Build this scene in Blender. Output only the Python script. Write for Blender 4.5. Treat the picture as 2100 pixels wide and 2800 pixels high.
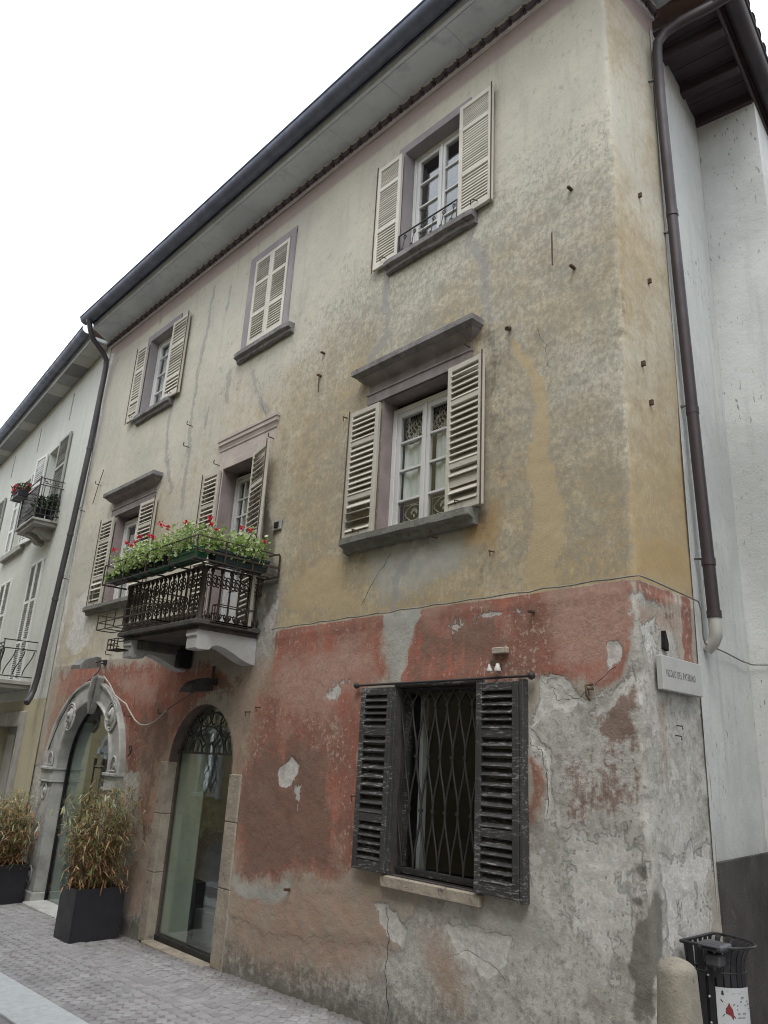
import bpy, bmesh, math, random
import numpy as np
from mathutils import Vector, Matrix
random.seed(7)
RNG = np.random.default_rng(11)
for o in list(bpy.data.objects): bpy.data.objects.remove(o)
SC = bpy.context.scene
COL = SC.collection
PI = math.pi
rad = math.radians

# ------------------------------------------------------------------ camera
yaw, pitch, roll = -0.832, 0.3175, 0.054
cy, sy, cp, sp, cr, sr = math.cos(yaw), math.sin(yaw), math.cos(pitch), math.sin(pitch), math.cos(roll), math.sin(roll)
fwd = Vector((sy*cp, cy*cp, sp)); rt = Vector((cy, -sy, 0)); up = rt.cross(fwd)
cx_ = cr*rt + sr*up; cu_ = -sr*rt + cr*up
cam = bpy.data.cameras.new('camera'); camo = bpy.data.objects.new('camera', cam); COL.objects.link(camo)
mw = Matrix((( cx_.x, cu_.x, -fwd.x, 0), (cx_.y, cu_.y, -fwd.y, 0), (cx_.z, cu_.z, -fwd.z, 1.8), (0, 0, 0, 1)))
camo.matrix_world = mw
cam.sensor_fit = 'VERTICAL'; cam.sensor_height = 36.0; cam.sensor_width = 27.0
cam.lens = 36.0*2085/2800; cam.clip_start = 0.05; cam.clip_end = 2000
SC.camera = camo
SC.render.resolution_x = 768; SC.render.resolution_y = 1024

# ------------------------------------------------------------------ light
SUN_EL, SUN_AZ = 60.0, 140.0      # azimuth clockwise from +y (into the facade)
w = bpy.data.worlds.new('World'); SC.world = w; w.use_nodes = True
nt = w.node_tree; nt.nodes.clear()
sky = nt.nodes.new('ShaderNodeTexSky'); sky.sky_type = 'NISHITA'; sky.sun_disc = False
sky.sun_elevation = rad(SUN_EL); sky.sun_rotation = rad(SUN_AZ)
sky.air_density = 1.0; sky.dust_density = 3.0; sky.ozone_density = 1.0
hs = nt.nodes.new('ShaderNodeHueSaturation'); hs.inputs['Saturation'].default_value = 0.22; hs.inputs['Value'].default_value = 1.0
bg = nt.nodes.new('ShaderNodeBackground'); bg.inputs['Strength'].default_value = 0.15
wo = nt.nodes.new('ShaderNodeOutputWorld')
ov = nt.nodes.new('ShaderNodeMix'); ov.data_type = 'RGBA'; ov.inputs[0].default_value = 0.6; ov.inputs[7].default_value = (4.6, 5.0, 5.4, 1)   # even cloud veil over the sky
nt.links.new(sky.outputs[0], hs.inputs['Color']); nt.links.new(hs.outputs[0], ov.inputs[6]); nt.links.new(ov.outputs[2], bg.inputs['Color']); nt.links.new(bg.outputs[0], wo.inputs[0])
sl = bpy.data.lights.new('sun', 'SUN'); sl.energy = 0.5; sl.angle = rad(25); sl.color = (1.0, 0.97, 0.93)
so = bpy.data.objects.new('sun', sl); COL.objects.link(so)
sd = Vector((math.sin(rad(SUN_AZ))*math.cos(rad(SUN_EL)), math.cos(rad(SUN_AZ))*math.cos(rad(SUN_EL)), math.sin(rad(SUN_EL))))
so.rotation_euler = (-sd).to_track_quat('-Z', 'Y').to_euler(); so.location = (0, 0, 30)
SC.view_settings.view_transform = 'Standard'; SC.view_settings.look = 'None'
SC.view_settings.exposure = 1.52; SC.view_settings.gamma = 1.0; SC.view_settings.use_curve_mapping = False
SC.render.engine = 'CYCLES'; SC.cycles.filter_width = 1.05

# ------------------------------------------------------------------ material helpers
def nmat(name):
    m = bpy.data.materials.new(name); m.use_nodes = True
    t = m.node_tree; t.nodes.clear()
    out = t.nodes.new('ShaderNodeOutputMaterial'); p = t.nodes.new('ShaderNodeBsdfPrincipled')
    t.links.new(p.outputs[0], out.inputs[0])
    return m, t, p, out
class G:
    """tiny node-graph helper"""
    def __init__(s, t): s.t = t; s.pos = t.nodes.new('ShaderNodeNewGeometry').outputs['Position']
    def link(s, a, b): s.t.links.new(a, b)
    def val(s, x, inp):
        if isinstance(x, bpy.types.NodeSocket): s.t.links.new(x, inp)
        else:
            try: inp.default_value = x
            except TypeError: inp.default_value = tuple(x)
    def noise(s, scale, detail=5, rough=.6, vec=None, stretch=None, dist=0.0):
        v = vec or s.pos
        if stretch:
            mp = s.t.nodes.new('ShaderNodeMapping'); mp.inputs['Scale'].default_value = stretch; s.link(v, mp.inputs[0]); v = mp.outputs[0]
        n = s.t.nodes.new('ShaderNodeTexNoise'); n.inputs['Scale'].default_value = scale; n.inputs['Detail'].default_value = detail
        n.inputs['Roughness'].default_value = rough; n.inputs['Distortion'].default_value = dist
        s.link(v, n.inputs['Vector']); return n.outputs['Fac']
    def voro(s, scale, feature='F1', stretch=None):
        v = s.pos
        if stretch:
            mp = s.t.nodes.new('ShaderNodeMapping'); mp.inputs['Scale'].default_value = stretch; s.link(v, mp.inputs[0]); v = mp.outputs[0]
        n = s.t.nodes.new('ShaderNodeTexVoronoi'); n.feature = feature; n.inputs['Scale'].default_value = scale
        s.link(v, n.inputs['Vector']); return n.outputs['Distance']
    def m(s, op, a, b=0.0, c=0.0, clamp=False):
        n = s.t.nodes.new('ShaderNodeMath'); n.operation = op; n.use_clamp = clamp
        s.val(a, n.inputs[0]); s.val(b, n.inputs[1]); s.val(c, n.inputs[2]); return n.outputs[0]
    def ss(s, x, lo, hi, a=0.0, b=1.0):
        n = s.t.nodes.new('ShaderNodeMapRange'); n.interpolation_type = 'SMOOTHSTEP'
        s.val(x, n.inputs[0]); n.inputs[1].default_value = lo; n.inputs[2].default_value = hi
        n.inputs[3].default_value = a; n.inputs[4].default_value = b; return n.outputs[0]
    def mix(s, f, a, b, mode='MIX'):
        n = s.t.nodes.new('ShaderNodeMix'); n.data_type = 'RGBA'; n.blend_type = mode
        fac = n.inputs[0]; A = n.inputs[6]; B = n.inputs[7]
        s.val(f, fac)
        for x, i in ((a, A), (b, B)):
            if isinstance(x, bpy.types.NodeSocket): s.link(x, i)
            else: i.default_value = (x[0], x[1], x[2], 1)
        return n.outputs[2]
    def attr(s, name):
        n = s.t.nodes.new('ShaderNodeAttribute'); n.attribute_name = name
        sp_ = s.t.nodes.new('ShaderNodeSeparateColor'); s.link(n.outputs['Color'], sp_.inputs[0])
        return sp_.outputs[0], sp_.outputs[1], sp_.outputs[2], n.outputs['Alpha']
    def rnd(s): return s.t.nodes.new('ShaderNodeObjectInfo').outputs['Random']
    def isl(s): return s.t.nodes.new('ShaderNodeNewGeometry').outputs['Random Per Island']
    def bump(s, h, dist=.01, strength=1.0, prev=None):
        n = s.t.nodes.new('ShaderNodeBump'); n.inputs['Strength'].default_value = strength; n.inputs['Distance'].default_value = dist
        s.link(h, n.inputs['Height'])
        if prev is not None: s.link(prev, n.inputs['Normal'])
        return n.outputs[0]
    def ramp(s, f, stops):
        n = s.t.nodes.new('ShaderNodeValToRGB'); e = n.color_ramp.elements
        while len(e) < len(stops): e.new(.5)
        for i, (p, c) in enumerate(stops): e[i].position = p; e[i].color = (c[0], c[1], c[2], 1)
        s.val(f, n.inputs[0]); return n.outputs[0]
def simple(name, c1, c2=None, rough=.7, scale=12, bump=.003, bscale=60, metal=0, obj_var=0.0, spots=None, stretch=None, spec=.3):
    """two-tone surface with fine grain, a few stains and slight per-object change"""
    m, t, p, out = nmat(name); g = G(t)
    c2 = c2 or tuple(x*.72 for x in c1)
    n = g.noise(scale, 6, .65, stretch=stretch)
    col = g.mix(g.ss(n, .32, .68), c1, c2)
    if spots:
        s2 = g.noise(scale*2.7, 5, .7, stretch=stretch)
        col = g.mix(g.ss(s2, spots[1], spots[1]+.08), col, spots[0])
    if obj_var:
        r = g.rnd(); f = g.m('MULTIPLY_ADD', r, 2*obj_var, 1-obj_var)
        hv = t.nodes.new('ShaderNodeHueSaturation'); g.link(col, hv.inputs['Color']); g.link(f, hv.inputs['Value']); col = hv.outputs[0]
    g.link(col, p.inputs['Base Color'])
    rr = g.ss(n, .2, .8, max(.05, rough-.12), min(1, rough+.1)); g.link(rr, p.inputs['Roughness'])
    p.inputs['Metallic'].default_value = metal
    p.inputs['Specular IOR Level'].default_value = spec
    if bump: g.link(g.bump(g.noise(bscale, 5, .6), bump, .8), p.inputs['Normal'])
    return m
MT = {}
def wallpaint(name, c1, c2, c3, scale=1.3, speck=None, bump=.006):
    """plain painted plaster wall: big soft tonal patches, vertical rain streaks, little pits"""
    m, t, p, out = nmat(name); g = G(t)
    a = g.noise(scale, 6, .62); st = g.noise(3.0, 5, .6, stretch=(2.4, 2.4, .22)); f = g.noise(26, 5, .7)
    col = g.mix(g.ss(a, .35, .66), c1, c2)
    col = g.mix(g.ss(st, .5, .75, 0, .55), col, c3)
    col = g.mix(g.ss(f, .55, .75, 0, .25), col, c3)
    if speck:
        v = g.noise(13, 2, .5, stretch=(3.2, 3.2, 1.0)); v2 = g.noise(2.0, 3, .5)
        col = g.mix(g.m('MULTIPLY', g.ss(v, .645, .69), g.m('MULTIPLY', g.ss(v2, .40, .56), .75)), col, speck); big = g.noise(.55, 4, .6); col = g.mix(g.ss(big, .42, .62, 0, .6), col, c3)
    g.link(col, p.inputs['Base Color']); p.inputs['Roughness'].default_value = .9; p.inputs['Specular IOR Level'].default_value = .2
    h = g.m('ADD', g.m('MULTIPLY', g.noise(7, 6, .65), .8), g.m('MULTIPLY', g.noise(70, 4, .7), .25))
    g.link(g.bump(h, bump*3, .7), p.inputs['Normal'])
    return m
def glassmat(name, tint=(.9, .95, .93), gain=1.6, base=.05):
    m = bpy.data.materials.new(name); m.use_nodes = True; t = m.node_tree; t.nodes.clear(); g = G(t)
    out = t.nodes.new('ShaderNodeOutputMaterial'); tr = t.nodes.new('ShaderNodeBsdfTransparent'); gl = t.nodes.new('ShaderNodeBsdfGlossy')
    tr.inputs[0].default_value = (*tint, 1); gl.inputs['Roughness'].default_value = .012
    fr = t.nodes.new('ShaderNodeLayerWeight'); fr.inputs[0].default_value = .5
    nb = g.bump(g.noise(2.2, 2, .4), .004, .5); g.link(nb, gl.inputs['Normal'])
    f = g.m('MULTIPLY_ADD', g.m('POWER', fr.outputs['Facing'], 5.0), .96, .04); f = g.m('MULTIPLY_ADD', f, gain, base, clamp=True)
    mx = t.nodes.new('ShaderNodeMixShader'); g.link(f, mx.inputs[0]); g.link(tr.outputs[0], mx.inputs[1]); g.link(gl.outputs[0], mx.inputs[2])
    g.link(mx.outputs[0], out.inputs[0]); return m
def worn_wood(name, base, under, dirt, amount=.62, scale=9):
    """painted wood, paint worn off along the grain"""
    m, t, p, out = nmat(name); g = G(t)
    gr = g.noise(scale, 7, .7, stretch=(1.0, 3.0, 5.0)); gr2 = g.noise(scale*3, 5, .7, stretch=(4, 4, 1)); big = g.noise(2.2, 4, .6)
    col = g.mix(g.ss(big, .35, .7, 0, .7), base, tuple(x*.8 for x in base))
    col = g.mix(g.m('MULTIPLY', g.ss(gr, amount, amount+.06), g.ss(g.noise(4.5, 4, .6), .40, .56)), col, under)
    col = g.mix(g.ss(gr2, .6, .78, 0, .6), col, dirt)
    f = g.m('MULTIPLY_ADD', g.rnd(), .22, .89)
    hv = t.nodes.new('ShaderNodeHueSaturation'); g.link(col, hv.inputs['Color']); g.link(f, hv.inputs['Value'])
    g.link(hv.outputs[0], p.inputs['Base Color']); p.inputs['Roughness'].default_value = .62; p.inputs['Specular IOR Level'].default_value = .3
    g.link(g.bump(gr, .004, .7), p.inputs['Normal']); return m
def leafmat(name, stops, rough=.55, trans=.35):
    m = bpy.data.materials.new(name); m.use_nodes = True; t = m.node_tree; t.nodes.clear(); g = G(t)
    out = t.nodes.new('ShaderNodeOutputMaterial'); p = t.nodes.new('ShaderNodeBsdfPrincipled'); tl = t.nodes.new('ShaderNodeBsdfTranslucent')
    col = g.ramp(g.isl(), stops)
    g.link(col, p.inputs['Base Color']); p.inputs['Roughness'].default_value = rough
    g.link(col, tl.inputs[0]); mx = t.nodes.new('ShaderNodeMixShader'); mx.inputs[0].default_value = trans
    g.link(p.outputs[0], mx.inputs[1]); g.link(tl.outputs[0], mx.inputs[2]); g.link(mx.outputs[0], out.inputs[0]); return m

# ------------------------------------------------------------------ mesh helpers
class MB:
    """collects shapes; every shape given in the frame of its thing"""
    def __init__(s): s.v = []; s.f = []; s.sm = []
    def add(s, vs, fs, smooth=False):
        b = len(s.v); s.v += [tuple(v) for v in vs]; s.f += [tuple(i+b for i in f) for f in fs]; s.sm += [smooth]*len(fs); return s
    def box(s, x0, x1, y0, y1, z0, z1, c=0.0):
        if x0 > x1: x0, x1 = x1, x0
        if y0 > y1: y0, y1 = y1, y0
        if z0 > z1: z0, z1 = z1, z0
        if c <= 0:
            vs = [(x0,y0,z0),(x1,y0,z0),(x1,y1,z0),(x0,y1,z0),(x0,y0,z1),(x1,y0,z1),(x1,y1,z1),(x0,y1,z1)]
            return s.add(vs, [(0,3,2,1),(4,5,6,7),(0,1,5,4),(1,2,6,5),(2,3,7,6),(3,0,4,7)])
        c = min(c, (x1-x0)*.45, (y1-y0)*.45, (z1-z0)*.45)
        bm = bmesh.new(); r = bmesh.ops.create_cube(bm, size=1)
        for v in bm.verts: v.co = ((x0+x1)/2+v.co.x*(x1-x0), (y0+y1)/2+v.co.y*(y1-y0), (z0+z1)/2+v.co.z*(z1-z0))
        bmesh.ops.bevel(bm, geom=bm.edges[:], offset=c, segments=1, affect='EDGES', profile=.5)
        bm.verts.index_update(); s.add([v.co[:] for v in bm.verts], [[v.index for v in f.verts] for f in bm.faces]); bm.free(); return s
    def prism(s, prof, axis, a, b, smooth=False):
        """profile of 2-D points, extruded along axis 'x' (y,z), 'y' (x,z) or 'z' (x,y) from a to b"""
        n = len(prof)
        def P(p, t): return {'x': (t, p[0], p[1]), 'y': (p[0], t, p[1]), 'z': (p[0], p[1], t)}[axis]
        vs = [P(p, a) for p in prof]+[P(p, b) for p in prof]
        fs = [(i, (i+1) % n, n+(i+1) % n, n+i) for i in range(n)]
        s.add(vs, fs, smooth); s.add([P(p, a) for p in prof], [tuple(range(n))[::-1]]); s.add([P(p, b) for p in prof], [tuple(range(n))]); return s
    def tube(s, pts, r, n=8, caps=True, smooth=True):
        pts = [Vector(p) for p in pts]; rs = r if isinstance(r, (list, tuple)) else [r]*len(pts)
        vs = []; prev = None
        for i, p in enumerate(pts):
            d = (pts[min(i+1, len(pts)-1)]-pts[max(i-1, 0)])
            d = d.normalized() if d.length > 1e-9 else Vector((0, 0, 1))
            if prev is None:
                u = d.orthogonal().normalized()
            else:
                u = prev-d*prev.dot(d); u = u.normalized() if u.length > 1e-6 else d.orthogonal().normalized()
            prev = u; q = d.cross(u)
            vs += [p+(u*math.cos(2*PI*k/n)+q*math.sin(2*PI*k/n))*rs[i] for k in range(n)]
        fs = [(i*n+k, i*n+(k+1) % n, (i+1)*n+(k+1) % n, (i+1)*n+k) for i in range(len(pts)-1) for k in range(n)]
        s.add(vs, fs, smooth)
        if caps: s.add(vs[:n], [tuple(range(n))[::-1]]); s.add(vs[-n:], [tuple(range(n))])
        return s
    def bar(s, a, b, wx, wy=None):
        """square bar between two points"""
        a, b = Vector(a), Vector(b); d = (b-a).normalized(); u = Vector((0, 0, 1)) if abs(d.z) < .9 else Vector((1, 0, 0))
        p = d.cross(u).normalized(); q = p.cross(d); wy = wy or wx
        vs = [e+p*sx*wx/2+q*sy_*wy/2 for e in (a, b) for sx, sy_ in ((-1,-1),(1,-1),(1,1),(-1,1))]
        return s.add(vs, [(0,1,2,3)[::-1],(4,5,6,7),(0,1,5,4),(1,2,6,5),(2,3,7,6),(3,0,4,7)])
    def lathe(s, c, prof, n=16, smooth=True, squash=1.0):
        """profile (r,z) turned round the vertical axis at c"""
        vs = [(c[0]+r*math.cos(2*PI*k/n), c[1]+r*squash*math.sin(2*PI*k/n), c[2]+z) for r, z in prof for k in range(n)]
        fs = [(i*n+k, i*n+(k+1) % n, (i+1)*n+(k+1) % n, (i+1)*n+k) for i in range(len(prof)-1) for k in range(n)]
        s.add(vs, fs, smooth)
        s.add(vs[:n], [tuple(range(n))[::-1]]); s.add(vs[-n:], [tuple(range(n))]); return s
    def blob(s, c, r, sub=1, jit=.0):
        bm = bmesh.new(); bmesh.ops.create_icosphere(bm, subdivisions=sub, radius=1)
        rr = r if isinstance(r, (tuple, list)) else (r, r, r)
        vs = [(c[0]+v.co.x*rr[0]*(1+random.uniform(-jit, jit)), c[1]+v.co.y*rr[1]*(1+random.uniform(-jit, jit)), c[2]+v.co.z*rr[2]*(1+random.uniform(-jit, jit))) for v in bm.verts]
        bm.verts.index_update(); s.add(vs, [[v.index for v in f.verts] for f in bm.faces], True); bm.free(); return s
    def mesh(s, name, mat, off=(0, 0, 0)):
        me = bpy.data.meshes.new(name); o = Vector(off)
        me.from_pydata([tuple(Vector(v)-o) for v in s.v], [], s.f)
        me.polygons.foreach_set('use_smooth', s.sm)
        if mat: me.materials.append(mat)
        me.update(); return me
    def base(s):
        a = np.array(s.v); lo, hi = a.min(0), a.max(0)
        return ((lo[0]+hi[0])/2, (lo[1]+hi[1])/2, lo[2])
FL = {}     # location of each object in the frame of its thing
def setup(o, parent, loc):
    FL[o.name] = Vector(loc); COL.objects.link(o)
    if parent is not None:
        o.parent = parent; o.location = Vector(loc)-FL[parent.name]
    else: o.location = loc
def part(name, mb, mat, parent, loc=None, kind=None, label=None):
    loc = Vector(loc if loc is not None else mb.base())
    o = bpy.data.objects.new(name, mb.mesh(name, mat, loc)); setup(o, parent, loc)
    if kind: o['kind'] = kind
    if label: o['label'] = label
    return o
def inst(name, me, parent, loc, rot=None, scale=None):
    o = bpy.data.objects.new(name, me); setup(o, parent, loc)
    if rot: o.rotation_euler = rot
    if scale: o.scale = scale
    return o
def thing(name, label, cat, base, frame=((0, 0, 0), 0), group=None):
    """Empty at the base of a thing; children are given in the frame (origin, turn about z)"""
    o = bpy.data.objects.new(name, None); COL.objects.link(o); o.empty_display_size = .2
    F, th = Vector(frame[0]), frame[1]
    o.location = F+Matrix.Rotation(th, 3, 'Z') @ Vector(base); o.rotation_euler = (0, 0, th)
    FL[o.name] = Vector(base); o['label'] = label; o['category'] = cat
    if group: o['group'] = group
    return o
def tag(o, label=None, cat=None, group=None, kind=None):
    for k, v in (('label', label), ('category', cat), ('group', group), ('kind', kind)):
        if v: o[k] = v
    return o
def solo(name, mb, mat, label, cat, group=None, frame=None, loc=None):
    loc = Vector(loc if loc is not None else mb.base())
    o = bpy.data.objects.new(name, mb.mesh(name, mat, loc)); FL[o.name] = loc; COL.objects.link(o); o.location = loc
    if frame:
        F, th = Vector(frame[0]), frame[1]; o.location = F+Matrix.Rotation(th, 3, 'Z') @ loc; o.rotation_euler = (0, 0, th)
    return tag(o, label, cat, group)
def text_part(name, s, size, mat, parent, loc, rot, width=None, depth=.002, align='CENTER', thin=0.0, space=1.0):
    cu = bpy.data.curves.new(name, 'FONT'); cu.body = s; cu.size = size; cu.extrude = depth; cu.offset = thin; cu.space_character = space; cu.align_x = align; cu.align_y = 'CENTER'
    t = bpy.data.objects.new('tmp', cu); COL.objects.link(t); bpy.context.view_layer.update()
    me = bpy.data.meshes.new_from_object(t.evaluated_get(bpy.context.evaluated_depsgraph_get()))
    bpy.data.objects.remove(t); me.materials.clear(); me.materials.append(mat)
    sx = 1.0
    if width:
        xs = [v.co.x for v in me.vertices]; sx = width/(max(xs)-min(xs))
    for v in me.vertices: v.co.x *= sx
    return inst(name, me, parent, loc, rot)
def vnoise(x, y, seed=0):
    """value noise, numpy"""
    xi = np.floor(x).astype(int); yi = np.floor(y).astype(int); fx = x-xi; fy = y-yi
    fx = fx*fx*(3-2*fx); fy = fy*fy*(3-2*fy)
    def h(a, b):
        n = (a*374761393+b*668265263+seed*974711) & 0x7fffffff
        n = ((n ^ (n >> 13))*1274126177) & 0x7fffffff
        return ((n ^ (n >> 16)) & 0xffff)/65535.0
    return (h(xi, yi)*(1-fx)+h(xi+1, yi)*fx)*(1-fy)+(h(xi, yi+1)*(1-fx)+h(xi+1, yi+1)*fx)*fy
def fbm(x, y, oct=4, seed=0):
    r = 0; a = .5; t = 0
    for k in range(oct): r = r+a*vnoise(x*2**k, y*2**k, seed+k*17); t += a; a *= .55
    return r/t
def gz(x): return .2+.029*x       # the street climbs towards the corner
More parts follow.
